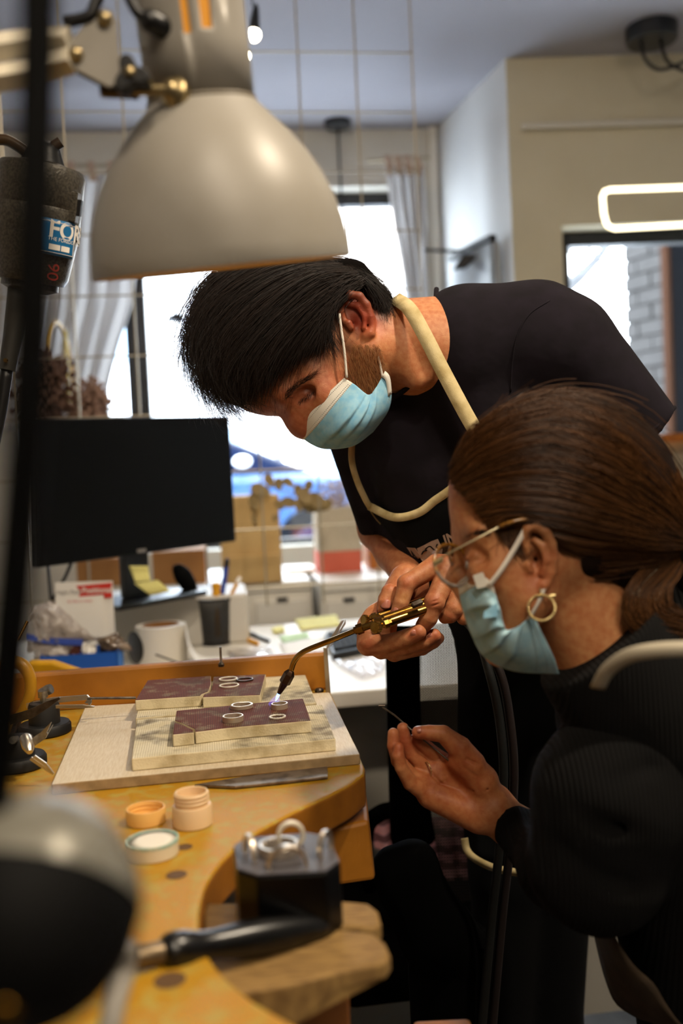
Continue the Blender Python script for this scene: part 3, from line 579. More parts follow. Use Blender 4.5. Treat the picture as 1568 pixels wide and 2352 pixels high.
text('Positional', .0165, cpt(.47, .2), cx, cy, WHITEINK, 'banner_lettering', root, lift=.0022, bold=.02); text('Night Pass', .0115, cpt(.03, .205), cx, cy, GREYINK, 'heading_lettering', root, lift=.0022); text('by titles to values', .0075, cpt(.22, .355), cx, cy, RED, 'small_lettering', root, lift=.003)
# label roll
rc = Z(374, 1524, ZD); root = T('label_roll', 'roll of white labels standing on the desk before the white box', 'label roll', rc)
b = B(); b.lathe(rc, UP, [(0, .022), (0, .056), (.088, .056), (.088, .041), (.05, .040)], 40); obj('roll', b, WHITEP, root, smooth=40)
b = B(); b.lathe(rc, UP, [(.04, .0395), (.089, .0405), (.089, .038), (.04, .037)], 32, caps=False); obj('core', b, CARTON, root, smooth=40)
b = B(); c = rc+UP*.042-RX*.056+RY*-.012; b.lathe(c, nv(-RX-.6*RY), [(0, .036), (.004, .036), (.006, .03)], 28); obj('end_cap', b, BLACKP, root, smooth=40)
G = cr([rc+RX*.056+UP*.08-RY*.02, rc+RX*.062+UP*.04-RY*.03, rc+RX*.085+UP*.008-RY*.03, rc+RX*.15+UP*.003-RY*.03], 12); b = B(); b.ribbon(G, UP*.0+RY, .085); obj('loose_strip', b, PAPERW, root, solid=.0006)
b = B(); b.tube(cr([rc-RX*.01-RY*.075+UP*.035, rc+RX*.05-RY*.09+UP*.012, rc+RX*.09-RY*.1+UP*.004], 8), .0022, 6); o = obj('cable', b, BLACKP, smooth=180); tag(o, 'short black cable crossing in front of the label roll', 'cable')
# pen pot
pc = Z(497, 1479, ZD); root = T('pen_pot', 'round black wire mesh pen pot on the desk', 'pen pot', pc)
MESHM = bpy.data.materials.new('pot_mesh'); MESHM.use_nodes = True; nt = MESHM.node_tree; bs = nt.nodes['Principled BSDF']; bs.inputs['Base Color'].default_value = (.006, .006, .007, 1); bs.inputs['Roughness'].default_value = .4
tc = nt.nodes.new('ShaderNodeTexCoord'); w1 = nt.nodes.new('ShaderNodeTexChecker'); w1.inputs['Scale'].default_value = 900; nt.links.new(tc.outputs['Object'], w1.inputs[0]); mr = nt.nodes.new('ShaderNodeMapRange'); mr.inputs[3].default_value = .70; mr.inputs[4].default_value = 1; nt.links.new(w1.outputs['Fac'], mr.inputs[0]); nt.links.new(mr.outputs[0], bs.inputs['Alpha'])
b = B(); b.lathe(pc, UP, [(.004, .036), (.112, .041)], 36, caps=False); obj('mesh_wall', b, MESHM, root, smooth=60)
b = B(); b.lathe(pc, UP, [(0, .037), (.006, .038), (.006, .0)], 32); obj('base', b, BLACKP, root)
b = B(); b.lathe(pc, UP, [(.109, .0405), (.115, .0405), (.115, .043), (.109, .043)], 36, caps=False); obj('rim', b, BLACKP, root)
def pen(name, label, px, py, r, mat, cat, tip=None, base=(0, 0)):
    t = W(px, py, 2.36); f = pc+UP*.012+RX*base[0]+RY*base[1]; root = T(name, label, cat, f); b = B(); ax = nv(t-f); L_ = np.linalg.norm(t-f)
    b.lathe(f, ax, [(0, r*.3), (.012, r), (L_*.96, r), (L_, r*.7)], 12); obj('barrel', b, mat, root, smooth=40)
    b = B(); b.lathe(f+ax*L_*.9, ax, [(0, r*1.12), (L_*.08, r*1.1), (L_*.1, r*.6)], 12); obj('cap', b, tip or mat, root, smooth=40)
pen('pen', 'orange-yellow highlighter in the pen pot', 496, 1338, .0105, PENYEL, 'pen', base=(.004, -.01)); pen('pen', 'blue pen in the pen pot with a dark tip', 522, 1283, .0058, PENBLUE, 'pen', BLACKP, base=(.0, .0))
pen('pencil', 'yellow pencil leaning right in the pen pot', 552, 1324, .0046, PENYEL, 'pencil', PAPERW, base=(-.018, .005)); pen('pen', 'black pen leaning left in the pen pot beside the brush', 452, 1352, .005, BLACKP, 'pen', CARTON, base=(.012, .004)); pen('pen', 'short black marker in the pen pot between brush and highlighter', 478, 1372, .006, BLACKP, 'pen', base=(.01, -.012))
root = T('brush', 'black bristle brush leaning left out of the pen pot', 'brush', pc+UP*.01)
b = B(); b.tube([pc+UP*.02+RX*.01, W(440, 1358, 2.35)], .004, 8); obj('handle', b, BLACKP, root, smooth=60)
G = cr([W(446, 1366, 2.35), W(428, 1335, 2.35), W(412, 1312, 2.35), W(398, 1300, 2.35)], 10); b = B(); b.tube(G, np.array([.008, .016, .020, .021, .022, .021, .019, .016, .012, .004]), 10); obj('bristles', b, mk('bristle_black', '#050505', .9, spec=.1), root, smooth=180)
# loose pens on the desk, notes, keyboard, plastic bags
def deskpen(label, p0, p1, r, mat, capm):
    a = Z(*p0, ZD+r); e = Z(*p1, ZD+r); root = T('pen', label, 'pen', a); ax = nv(e-a); L_ = np.linalg.norm(e-a); b = B(); b.lathe(a, ax, [(0, r*.5), (.006, r), (L_, r)], 10); obj('barrel', b, mat, root, smooth=40); b = B(); b.lathe(a+ax*L_*.6, ax, [(0, r*1.15), (L_*.38, r*1.15), (L_*.41, r*.6)], 10); obj('cap', b, capm, root, smooth=40)
deskpen('yellow and black marker lying on the desk', (592, 1478), (540, 1458), .006, PENYEL, BLACKP); deskpen('black pen lying on the desk right of the marker', (618, 1473), (566, 1452), .005, BLACKP, BLACKP)
def sheet(name, label, cat, pts, mat, z=.0015, wob=0, n=8):
    q = [Z(x, y, ZD+z) for x, y in pts]; G = coons([q[0], q[1]], [q[3], q[2]], [q[0], q[3]], [q[1], q[2]], n, n)
    if wob: G[..., 2] += wob*RNG.random(G.shape[:2])
    o = obj(name, B().grid(G), mat, smooth=180, solid=.001); tag(o, label, cat)
sheet('sticky_note_pad', 'yellow sticky note pad on the desk left of the keyboard', 'note', [(676, 1422), (772, 1412), (784, 1436), (690, 1447)], STICKY, .004); sheet('sticky_note', 'green slip lying in front of the yellow pad', 'note', [(640, 1462), (705, 1452), (712, 1466), (652, 1478)], mk('green_note', '#b9d3a0', .8)); sheet('paper_sheet', 'white paper sheet on the desk before the keyboard', 'paper', [(640, 1478), (740, 1460), (760, 1500), (660, 1525)], PAPERW)
sheet('sticky_note', 'small yellow crumpled slip left of the yellow pad', 'note', [(622, 1445), (650, 1440), (655, 1452), (630, 1456)], STICKY, .003, .006, 5)
sheet('plastic_sheet', 'clear plastic film lying behind the bench ledge', 'plastic bag', [(520, 1500), (620, 1492), (640, 1522), (540, 1532)], BAG, .004, .012, 10)
sheet('plastic_bag', 'clear plastic bag lying on the front edge of the desk', 'plastic bag', [(770, 1525), (880, 1508), (884, 1545), (830, 1560)], BAG, .003, .01, 12)
kb = [Z(745, 1470, ZD), Z(905, 1440, ZD), Z(925, 1486, ZD), Z(765, 1518, ZD)]; root = T('keyboard', 'black keyboard on the desk behind the torch', 'keyboard', sum(kb)/4)
b = B(); b.prism(kb, UP*.016); obj('case', b, BLACKP, root, bev=.003)
KEY = mk('key_cap', '#131112', .75, spec=.2)
for r_ in range(5):
    for c_ in range(13):
        u, v = (c_+.5)/13*.94+.03, (r_+.5)/5*.88+.06; c = kb[0]*(1-u)*(1-v)+kb[1]*u*(1-v)+kb[2]*u*v+kb[3]*(1-u)*v+UP*.018; ux = (kb[1]-kb[0])/13*.42; vx = (kb[3]-kb[0])/5*.40
        b = B(); b.loft([c-ux-vx, c+ux-vx, c+ux+vx, c-ux+vx], [c-ux*.8-vx*.8+UP*.005, c+ux*.8-vx*.8+UP*.005, c+ux*.8+vx*.8+UP*.005, c-ux*.8+vx*.8+UP*.005]); obj('key', b, KEY, root)
# blue bin with bags, yellow folder, at the left
ba = Z(95, 1584, ZD); bw = np.dot(Z(268, 1584, ZD)-ba, RX); root = T('storage_bin', 'blue plastic bin full of bags left on the desk', 'bin', ba+RX*bw/2)
b = B(); th = .003; bh = .066; bd = .10
for q0, q1, off in ((ba, ba+RX*bw, RY), (ba+RX*bw, ba+RX*bw+RY*bd, -RX), (ba+RX*bw+RY*bd, ba+RY*bd, -RY), (ba+RY*bd, ba, RX)): b.prism([q0, q1, q1+UP*bh, q0+UP*bh], off*th)
b.prism([ba, ba+RX*bw, ba+RX*bw+RY*bd, ba+RY*bd], UP*th); obj('shell', b, BLUEP, root)
for k in range(7):
    a = ba+RX*(bw+.0005)+RY*(bd*(k+.5)/7); b = B(); b.box(a+UP*bh*.5, RX*.001, RY*.004, UP*bh*.42); obj('rib', b, mk('blue_rib', '#3d7fcf', .4) if k == 0 else MATS['blue_rib'], root)
def pouch(name, label, outline, d, bul, mat, band=None):
    q = [W(x, y, d) for x, y in outline]; G = coons([q[0], q[1]], [q[3], q[2]], [q[0], q[3]], [q[1], q[2]], 16, 16); root = T(name, label, 'plastic bag', sum(q)/4-UP*.04)
    vw = CR @ np.array([0, 0, 1.]); i = np.linspace(-1, 1, 16); k = (1-i[:, None]**2)*(1-i[None]**2); nz = RNG.normal(0, 1, (16, 16))*.004
    G1 = G+(k[..., None]*bul+nz[..., None])*vw; G2 = G-(k[..., None]*bul-nz[..., None])*vw
    obj('film', B().grid(G1).grid(G2[:, ::-1]), mat, root, smooth=180)
    if band: b = B(); b.ribbon(cr([W(x, y, d-.02) for x, y in band], 12), UP, .013); obj('zip_strip', b, mk('zip_blue', '#3a55b0', .5), root, solid=.002)
    return root
MILKY = mk('milky_plastic', '#b9aea6', .3, trans=.35, spec=.6)
pouch('zip_bag', 'milky zip bag with a blue strip lying in the blue bin', [(62, 1398), (120, 1378), (222, 1470), (60, 1500)], 1.985, .03, MILKY, [(58, 1462), (100, 1470), (150, 1474), (190, 1475)])
pouch('zip_bag', 'lower milky bag under the zip bag in the blue bin', [(70, 1475), (170, 1478), (160, 1528), (85, 1535)], 1.975, .02, MILKY)
pouch('foil_bag', 'crinkled clear bag with brown contents on the blue bin edge', [(222, 1468), (270, 1452), (308, 1494), (232, 1500)], 1.99, .022, mk('brown_film', '#8d7a66', .15, col2='#4d3d30', vs=45, spec=.9))
pouch('paper_packet', 'small upright packet of cream paper in the blue bin', [(190, 1476), (222, 1476), (220, 1528), (186, 1530)], 1.97, .01, PAPERW)
pouch('paper_packet', 'small dark red packet beside the cream packet in the blue bin', [(160, 1480), (186, 1478), (182, 1530), (154, 1532)], 1.975, .01, mk('maroon_packet', '#5a2a1c', .6))
q = [(60, 1522), (120, 1522), (192, 1546), (196, 1562), (60, 1580)]; b = B(); b.prism([W(x, y, 1.66) for x, y in q], RY*.03); o = obj('yellow_folder', b, YELLOW, bev=.004); tag(o, 'bright yellow folder standing behind the bench ledge', 'folder')
# ================================================================ jeweller's bench
ZB = .97
def gridmat(name, c1, c2, cells, per, dark, vs=35, lo=.4, hi=.6, rough=.85, m0=.12, m1=.42, s0=.50, s1=.70):
    m = mk(name, c1, rough, col2=c2, vs=vs, lo=lo, hi=hi); nt = m.node_tree; N = nt.nodes; L = nt.links; bs = N['Principled BSDF']
    src = bs.inputs['Base Color'].links[0].from_socket; tc = N.new('ShaderNodeTexCoord'); prev = None
    for d in ('X', 'Y'):
        w = N.new('ShaderNodeTexWave'); w.bands_direction = d; w.inputs['Scale'].default_value = .314/per/(1 if d == 'X' else 1.8); w.inputs['Distortion'].default_value = .4; L.new(tc.outputs['Object'], w.inputs[0])
        if prev is None: prev = w.outputs['Fac']
        else:
            mm = N.new('ShaderNodeMath'); mm.operation = 'MULTIPLY'; L.new(prev, mm.inputs[0]); L.new(w.outputs['Fac'], mm.inputs[1]); prev = mm.outputs[0]
    mr = N.new('ShaderNodeMapRange'); mr.inputs[1].default_value = m0; mr.inputs[2].default_value = m1; L.new(prev, mr.inputs[0])
    x = N.new('ShaderNodeMix'); x.data_type = 'RGBA'; L.new(mr.outputs[0], x.inputs[0]); L.new(src, x.inputs[6]); x.inputs[7].default_value = lin(cells)+(1,)
    # scorch marks
    n = N.new('ShaderNodeTexNoise'); n.inputs['Scale'].default_value = 28; n.inputs['Detail'].default_value = 5; L.new(tc.outputs['Object'], n.inputs[0])
    r2 = N.new('ShaderNodeMapRange'); r2.inputs[1].default_value = s0; r2.inputs[2].default_value = s1; r2.inputs[4].default_value = dark; L.new(n.outputs[0], r2.inputs[0])
    y = N.new('ShaderNodeMix'); y.data_type = 'RGBA'; L.new(r2.outputs[0], y.inputs[0]); L.new(x.outputs[2], y.inputs[6]); y.inputs[7].default_value = lin('#3a2b22')+(1,); L.new(y.outputs[2], bs.inputs['Base Color'])
    bp = N.new('ShaderNodeBump'); bp.inputs['Strength'].default_value = .5; bp.inputs['Distance'].default_value = .0005; L.new(mr.outputs[0], bp.inputs['Height']); L.new(bp.outputs[0], bs.inputs['Normal']); return m
STONE = gridmat('cream_stone', '#e2d9bf', '#d0c4a2', '#bbae8e', .0024, .85); STONES = mk('cream_stone_side', '#e2d5b2', .9, col2='#a8956a', vs=38, lo=.45, hi=.75, bump=.4, bs=500)
HONEY = gridmat('scorched_honeycomb', '#743c2b', '#a08a68', '#3a0d06', .0020, .6, vs=60, lo=.50, hi=.66, m0=.05, m1=.22)
WORKTOP = mk('bench_paint', '#aa7c16', .42, col2='#a58d3c', vs=75, lo=.47, hi=.66, spec=.35, bump=.12, bs=90, rvar=.25)
BENCHS = mk('bench_side', '#a0651a', .5, col2='#875312', vs=25); LEDGE = mk('ledge_wood', '#b3731c', .5, col2='#a06515', vs=20, bump=.1)
PLY = mk('board_laminate', '#d3c6ae', .55, col2='#c6b598', vs=60, stretch=(12, 1, 1)); PLYS = mk('board_edge', '#a48a64', .7, col2='#8a7350', vs=80)
PINW = mk('pin_wood', '#93733f', .8, col2='#6f5228', vs=60, stretch=(1, 5, 1), bump=.3, bs=200)
BX = nv(Z(825, 1755, ZB)-Z(130, 1818, ZB)); BY = np.cross(UP, BX)
root = T('workbench', "jeweller's workbench with worn yellow top and curved cut-out", 'workbench', flat(Z(500, 1760, ZB), 0))
bk = Z(760, 1590, ZB); arc = [(838, 1762), (836, 1778), (800, 1804), (740, 1835), (690, 1858), (640, 1884), (590, 1912), (545, 1945), (505, 1985), (475, 2030), (461, 2075), (457, 2110), (461, 2150), (480, 2195), (520, 2245), (575, 2290), (650, 2335), (740, 2385), (830, 2440)]
AR = cr([Z(x, y, ZB) for x, y in arc[1:]], 60); lb = bk-BX*1.05
poly = [bk+BY*.04, bk]+[Z(838, 1762, ZB)]+list(AR)+[Z(830, 2480, ZB), flat(Z(830, 2480, ZB), ZB)-RX*1.0, lb+BY*.04]
b = B(); b.prism(poly, -UP*.034); o = obj('worktop', b, [WORKTOP], root, bev=.0035, segs=3)
me = o.data; me.materials.append(BENCHS)
for p_ in me.polygons:
    if abs(p_.normal.z) < .5: p_.material_index = 1
# upstand at the back
b = B(); a, e = bk+BX*.0+BY*.016, lb+BY*.016; b.prism([a, e, e+BY*.02, a+BY*.02], UP*.052); obj('back_ledge', b, LEDGE, root, bev=.004)
# bench body under the top, drawer block and front board
def quad(root, pts, d, th, m, nm, bev=.002):
    pp = [W(x, y, d[i] if isinstance(d, (list, tuple)) else d) for i, (x, y) in enumerate(pts)]; n = nv(np.cross(pp[1]-pp[0], pp[-1]-pp[0])); n = -n if np.dot(n, CO-pp[0]) > 0 else n
    b = B(); b.prism(pp, n*th); return obj(nm, b, m, root, bev=bev)
quad(root, [(716, 1912), (846, 1884), (862, 2022), (740, 2040)], [.93, .93, .93, .93], .10, LEDGE, 'drawer_block', .004)
quad(root, [(440, 2150), (800, 2150), (806, 2500), (440, 2520)], [.74, .74, .74, .74], .02, mk('drawer_wood', '#8a5520', .6, col2='#75451a', vs=30, stretch=(1, 8, 1)), 'front_board')
b = B(); c = [flat(lb, 0)+BX*.1, flat(bk, 0)-BX*.35, flat(bk, 0)-BX*.35-BY*.25, flat(lb, 0)+BX*.1-BY*.25]; b.prism(c, UP*(ZB-.04)); obj('pedestal', b, BENCHS, root)
for px, py, r in ((405, 2010, .0075), (390, 2252, .009), (424, 1946, .006)):
    c = Z(px, py, ZB); b = B(); b.lathe(c-UP*.004, UP, [(.0006, r*.2), (.0042, r*.85), (.0046, r), (.0043, r*1.08)], 24); obj('hole_smudge_disc', b, mk('hole_smudge_dark_%d' % px, '#5a4024', .7), root, smooth=60)  # dark discs put the holes' shade into colour; the rear one is a smudge
# bench pin with its two worn fingers
ZP = .955
pin = [(470, 2075), (780, 2068), (846, 2074), (868, 2092), (876, 2122), (850, 2134), (800, 2128), (740, 2130), (800, 2136), (856, 2142), (884, 2164), (896, 2192), (884, 2210), (780, 2232), (660, 2262), (540, 2282), (470, 2270)]
tp = [Z(x, y, ZP) for x, y in pin]; cpin = sum(tp)/len(tp)
b = B(); b.loft(tp, [cpin*.0+(p-UP*(.012 if i not in (0, 1, 14, 15, 16) else .03)) for i, p in enumerate(tp)]); obj('bench_pin', b, PINW, root, bev=.003, segs=3)
# soldering board and fire bricks
def slab(name, label, cat, pts, zt, th, mats, group=None, jag=0, bev=.0012):
    w = np.array([Z(x, y, zt) for x, y in pts]); a = math.atan2(BX[1], BX[0]); c = w.mean(0); ca, sa = math.cos(-a), math.sin(-a)
    l = np.stack([(w[:, 0]-c[0])*ca-(w[:, 1]-c[1])*sa, (w[:, 0]-c[0])*sa+(w[:, 1]-c[1])*ca, np.zeros(len(w))], 1)
    me = bpy.data.meshes.new(name); n = len(l); v = np.vstack([l+[0, 0, th], l]); f = [tuple(range(n)), tuple(range(n, 2*n))[::-1]]+[(i, n+i, n+(i+1) % n, (i+1) % n) for i in range(n)]
    me.from_pydata(v.tolist(), [], f)
    for m in mats: me.materials.append(m)
    if np.cross(l[1]-l[0], l[2]-l[1])[2] < 0: me.flip_normals()
    for i, p in enumerate(me.polygons): p.material_index = 0 if i == 0 else 1
    o = bpy.data.objects.new(name, me); q = o.modifiers.new('bevel', 'BEVEL'); q.width = bev; q.segments = 2; q.limit_method = 'ANGLE'
    o.rotation_euler = (0, 0, a); return finish(o, None, (c[0], c[1], zt-th), label, cat, group, None)
slab('solder_board', 'pale laminated board under the fire bricks on the bench', 'board', [(196, 1622), (756, 1590), (826, 1732), (118, 1801)], ZB+.0112, .011, [PLY, PLYS])
z1 = ZB+.0245; z2 = ZB+.0378
slab('fire_brick', 'large cream fire brick at the front, under the scorched piece', 'brick', [(314, 1653), (739, 1618), (770, 1696), (302, 1742)], z1, .0131, [STONE, STONES])
slab('fire_brick', 'large cream fire brick at the back, corner bare at the right', 'brick', [(334, 1568), (701, 1550), (727, 1614), (311, 1649)], z1, .0131, [STONE, STONES])
HS = [HONEY, STONES]
slab('honeycomb_brick', 'scorched dark red honeycomb brick, back left, left of the crack', 'brick', [(339, 1562), (484, 1552), (484, 1572), (478, 1588), (463, 1594), (460, 1598), (310, 1608)], z2, .0131, HS)
slab('honeycomb_brick', 'scorched dark red honeycomb brick, back right, with three flat rings', 'brick', [(490, 1554), (610, 1548), (597, 1596), (465, 1601), (468, 1594), (482, 1589), (488, 1574)], z2, .0131, HS)
slab('honeycomb_brick', 'front scorched dark red honeycomb brick with four rings under the torch', 'brick', [(405, 1632), (696, 1604), (714, 1655), (580, 1666), (520, 1672), (448, 1681), (446, 1674), (420, 1662), (401, 1655)], z2, .0131, HS)
slab('brick_fragment', 'broken corner of the front honeycomb brick at its left end', 'brick', [(400, 1657), (419, 1664), (444, 1676), (445, 1682), (396, 1687)], z2, .0131, HS)
# rings lying on the bricks
def ring_thing(label, c, R, r, h, mat, rot=0, twist=False, oval=1, gap=0, stone=None, group=None, tilt=None, name='ring'):
    root = T(name, label, 'ring', c, group); n = 48; R = R*1.06; prof = [(-r, -h/2), (-r*.6, -h/2-r*.3), (r*.6, -h/2-r*.3), (r, -h/2), (r, h/2), (r*.6, h/2+r*.3), (-r*.6, h/2+r*.3), (-r, h/2)]
    G = []
    for i in range(n):
        t = 2*PI*i/n; k = 1+(.18 if twist else 0)*math.sin(t*14); rr = R*(1-.10*math.exp(-((t-1.2)/.35)**2)*gap)
        G.append([(np.array([math.cos(t)*(rr+a*k)*oval, math.sin(t)*(rr+a*k), b_*k])) for a, b_ in prof])
    G = np.array(G); G[..., 2] += h/2+r*.3
    M_ = np.array(Matrix.Rotation(rot, 3, 'Z')) if tilt is None else np.array(tilt)
    V = G.reshape(-1, 3) @ M_.T+c; b = B(); k = len(prof); b.add(V, [(i*k+j, ((i+1) % n)*k+j, ((i+1) % n)*k+(j+1) % k, i*k+(j+1) % k) for i in range(n) for j in range(k)])
    o = obj('band', b, mat, root, smooth=50)
    if stone:
        a = M_ @ np.array([math.cos(stone)*R*oval, math.sin(stone)*R, h/2+r*.3])+c; b = B(); b.ball(a, max(r, h*.4)*1.25, 8); obj('joint', b, mat, root, smooth=60)
    return root
DARKRING = mk('fired_ring', '#5a4a42', .4, .7); IVORY = mk('matt_silver', '#e6dcc6', .45, .35); BANDS = mk('band_silver', '#dccdb6', .32, .7)
gr = 'rings on the fire bricks'
ring_thing('flat silver ring, back of the three on the rear brick', Z(524, 1561, z2), .0100, .0011, .0012, IVORY, .2, oval=1.05, stone=1.5, group=gr)
ring_thing('dark fired ring, right of the three on the rear brick', Z(562, 1563, z2), .0090, .0011, .0016, DARKRING, .5, oval=1.05, stone=3.4, group=gr)
ring_thing('flat silver ring, front of the three on the rear brick', Z(526, 1576, z2), .0104, .0010, .0012, IVORY, .1, oval=1.05, stone=.6, group=gr)
ring_thing('thick silver ring with a joint, left back on the front brick', Z(555, 1626, z2), .0098, .0015, .0035, BANDS, .3, oval=1.1, gap=1, stone=.3, group=gr)
ring_thing('wide silver band right in the torch flame', Z(642, 1627, z2), .0080, .0008, .0055, BANDS, .9, oval=1.05, gap=1.6, group=gr)
ring_thing('wide silver band with overlapping ends, nearest the left edge', Z(535, 1656, z2), .0098, .0010, .0055, BANDS, .5, gap=1.4, stone=.1, group=gr)
ring_thing('small twisted rope ring, nearest the front edge', Z(637, 1648, z2), .0076, .0012, .0010, IVORY, .2, twist=True, gap=1.5, group=gr)
# file blade, jars
b = B(); b.prism([Z(x, y, ZB+.001) for x, y in [(446, 1808), (560, 1789), (640, 1779), (752, 1766), (753, 1789), (640, 1802), (540, 1812)]], UP*.0028)
o = obj('steel_file', b, mk('file_steel', '#8b7d6e', .38, .85, col2='#4f3f33', vs=70, lo=.45, hi=.7), bev=.0006); tag(o, 'flat pointed steel file lying before the pale board', 'file')
PEACH = mk('peach_plastic', '#dfc096', .4, sss=.1); PEACH2 = mk('amber_plastic', '#dfae62', .4); LIDW = mk('lid_white', '#d9cdb2', .45); LIDB = mk('lid_blue_rim', '#7fb0a6', .6, col2='#c8c9b4', vs=140); POW = mk('white_powder', '#e2dccf', .9, bump=.5, bs=500)
c = Z(443, 1894, ZB); root = T('threaded_jar', 'small open peach plastic jar with a threaded neck', 'jar', c)
b = B(); b.lathe(c, UP, [(0, .016), (.001, .0172), (.016, .0172), (.018, .0165), (.018, .0145)], 40); obj('body', b, PEACH, root, smooth=40)
pr = [(.018, .0140)]
for k in range(3): pr += [(.0195+k*.0032, .0142), (.0205+k*.0032, .0152), (.0216+k*.0032, .0152), (.0224+k*.0032, .0142)]
b = B(); b.lathe(c, UP, pr+[(.0292, .0143), (.0296, .0135), (.029, .0126), (.006, .0122), (.005, .001)], 40, caps=False); obj('threaded_neck', b, PEACH, root, smooth=35)
c = Z(336, 1888, ZB); root = T('cap', 'amber plastic screw cap lying upside down left of the jar', 'cap', c)
b = B(); b.lathe(c, UP, [(0, .016), (.0008, .0172), (.0125, .0172), (.0132, .0168), (.0132, .0158), (.010, .0152), (.009, .0158), (.0065, .0152), (.0055, .0158), (.003, .0152), (.002, .001)], 40); obj('shell', b, PEACH2, root, smooth=35)
c = Z(352, 1962, ZB); root = T('powder_lid', 'white plastic lid with a blue stained rim full of white powder', 'lid', c)
b = B(); b.lathe(c, UP, [(0, .0195), (.0008, .0205), (.0115, .0207)], 44, caps=True); obj('wall', b, LIDW, root, smooth=40)
b = B(); b.lathe(c, UP, [(.0105, .0209), (.0128, .0209), (.0128, .0192), (.006, .0186), (.0055, .015)], 44, caps=False); obj('rim', b, LIDB, root, smooth=40)
b = B(); b.lathe(c, UP, [(.0119, .0005), (.0121, .006), (.0118, .012), (.0117, .0188)], 30); obj('powder', b, POW, root, smooth=180)
# ring stand: black octagonal block with rings standing in it
ZR = 1.0; oc = [(535, 1944), (562, 1926), (709, 1914), (757, 1924), (782, 1982), (749, 2005), (590, 2014), (543, 1999)]
OT = [Z(x, y, ZR) for x, y in oc]; root = T('ring_block', 'black octagonal ring block standing on the bench pin', 'block', flat(sum(OT)/8, ZP))
b = B(); b.prism(OT, -UP*(ZR-ZP-.0005)); obj('block', b, mk('block_black', '#030304', .3, spec=.3), root, bev=.0018)
b = B(); cc = sum(OT)/8; b.prism([cc+(p-cc)*.975+UP*.0004 for p in OT], UP*.0006); obj('velvet_top', b, mk('block_top', '#4a4648', .55), root)
def stand_tilt(yawdeg): 
    a = math.radians(yawdeg); x = np.array([math.cos(a), math.sin(a), 0]); return np.stack([x, UP, np.cross(x, UP)], 1)
def standing(label, px, py, R, r, h, yawdeg, mat=SILVER, stone=None, sink=.5):
    c = Z(px, py, ZR)+UP*(R*(1-sink)*.9); ring_thing(label, c, R, r, h, mat, tilt=stand_tilt(yawdeg), stone=stone, name='ring')
standing('silver ring standing at the left edge of the ring block', 568, 1972, .0105, .0013, .0030, 112)
standing('silver ring standing at the right edge of the ring block', 742, 1962, .0105, .0013, .0030, 70)
standing('silver ring with small stones at the front of the ring block', 660, 1992, .0120, .0014, .0040, 4, stone=1.1, sink=.75)
c = Z(640, 1962, ZR); ring_thing('heavy silver double ring lying in the middle of the ring block', c+UP*.001, .0118, .0016, .006, SILVER, .2, oval=1.05, stone=2.4); ring_thing('carved silver signet ring at the back of the ring block', Z(668, 1940, ZR)+UP*.008, .0085, .0014, .004, IVORY, tilt=stand_tilt(8), stone=1.5)
# black turned handle tool lying on the bench edge
root = T('turned_handle_tool', 'tool with black turned handle and metal ferrule lying across the bench edge', 'tool', flat(W(360, 2200, .60), ZB))
a = W(372, 2188, .595); e = W(748, 2126, .655); ax = nv(e-a); L_ = np.linalg.norm(e-a); k = .60/F
pf = [(0, 30), (.02, 38), (.07, 43), (.13, 42), (.19, 36), (.25, 32), (.33, 34), (.45, 40), (.58, 43), (.72, 41), (.85, 36), (.95, 30), (.995, 25), (1, 20)]
b = B(); b.lathe(a, ax, [(t*L_, r*k) for t, r in pf], 32); obj('handle', b, GLOSSB, root, smooth=60)
b = B(); b.lathe(a-ax*.017, ax, [(0, .0062), (.001, .0068), (.012, .0068), (.018, .0072)], 24); obj('ferrule', b, mk('ferrule_metal', '#6f604b', .4, .8), root, smooth=50)
b = B(); b.tube([a-ax*.016, a-ax*.05], .003, 10); obj('shank', b, DARKST, root, smooth=60)
# black out-of-focus dome in the lower left corner, with its grey leg
c = W(58, 2092, .30); R = 262*.30/F; ax = nv(CR @ np.array([.02, .70, -.71])); root = T('ball_vise', 'out of focus black round ball with shiny grey cap, lower left corner', 'ball vise', c-UP*R)
prof = [(R*math.sin(t), R*math.cos(t)) for t in np.linspace(-PI/2, .10, 22)]; b = B(); b.lathe(c, ax, prof, 40); obj('ball_body', b, mk('ball_black', '#020202', .7, spec=.2), root, smooth=60)
prof = [(R*1.015*math.sin(t), R*1.015*math.cos(t)) for t in np.linspace(.08, PI/2, 16)]; b = B(); b.lathe(c, ax, prof, 40); obj('shiny_cap', b, mk('cap_sheen', '#8f8c80', .3, .25), root, smooth=60)  # lighter grey puts the ceiling's reflection into the cap colour
b = B(); b.tube(cr([W(292, 2170, .44), W(285, 2230, .44), W(265, 2300, .43), W(240, 2400, .42), W(180, 2500, .42)], 16), .0052, 10); obj('leg', b, mk('grey_rod', '#9c968c', .4), root, smooth=180)
b = B(); cc = W(15, 2310, .27); b.ball(cc, .0045, 12); obj('brass_knob', b, BRASS, root, smooth=180)
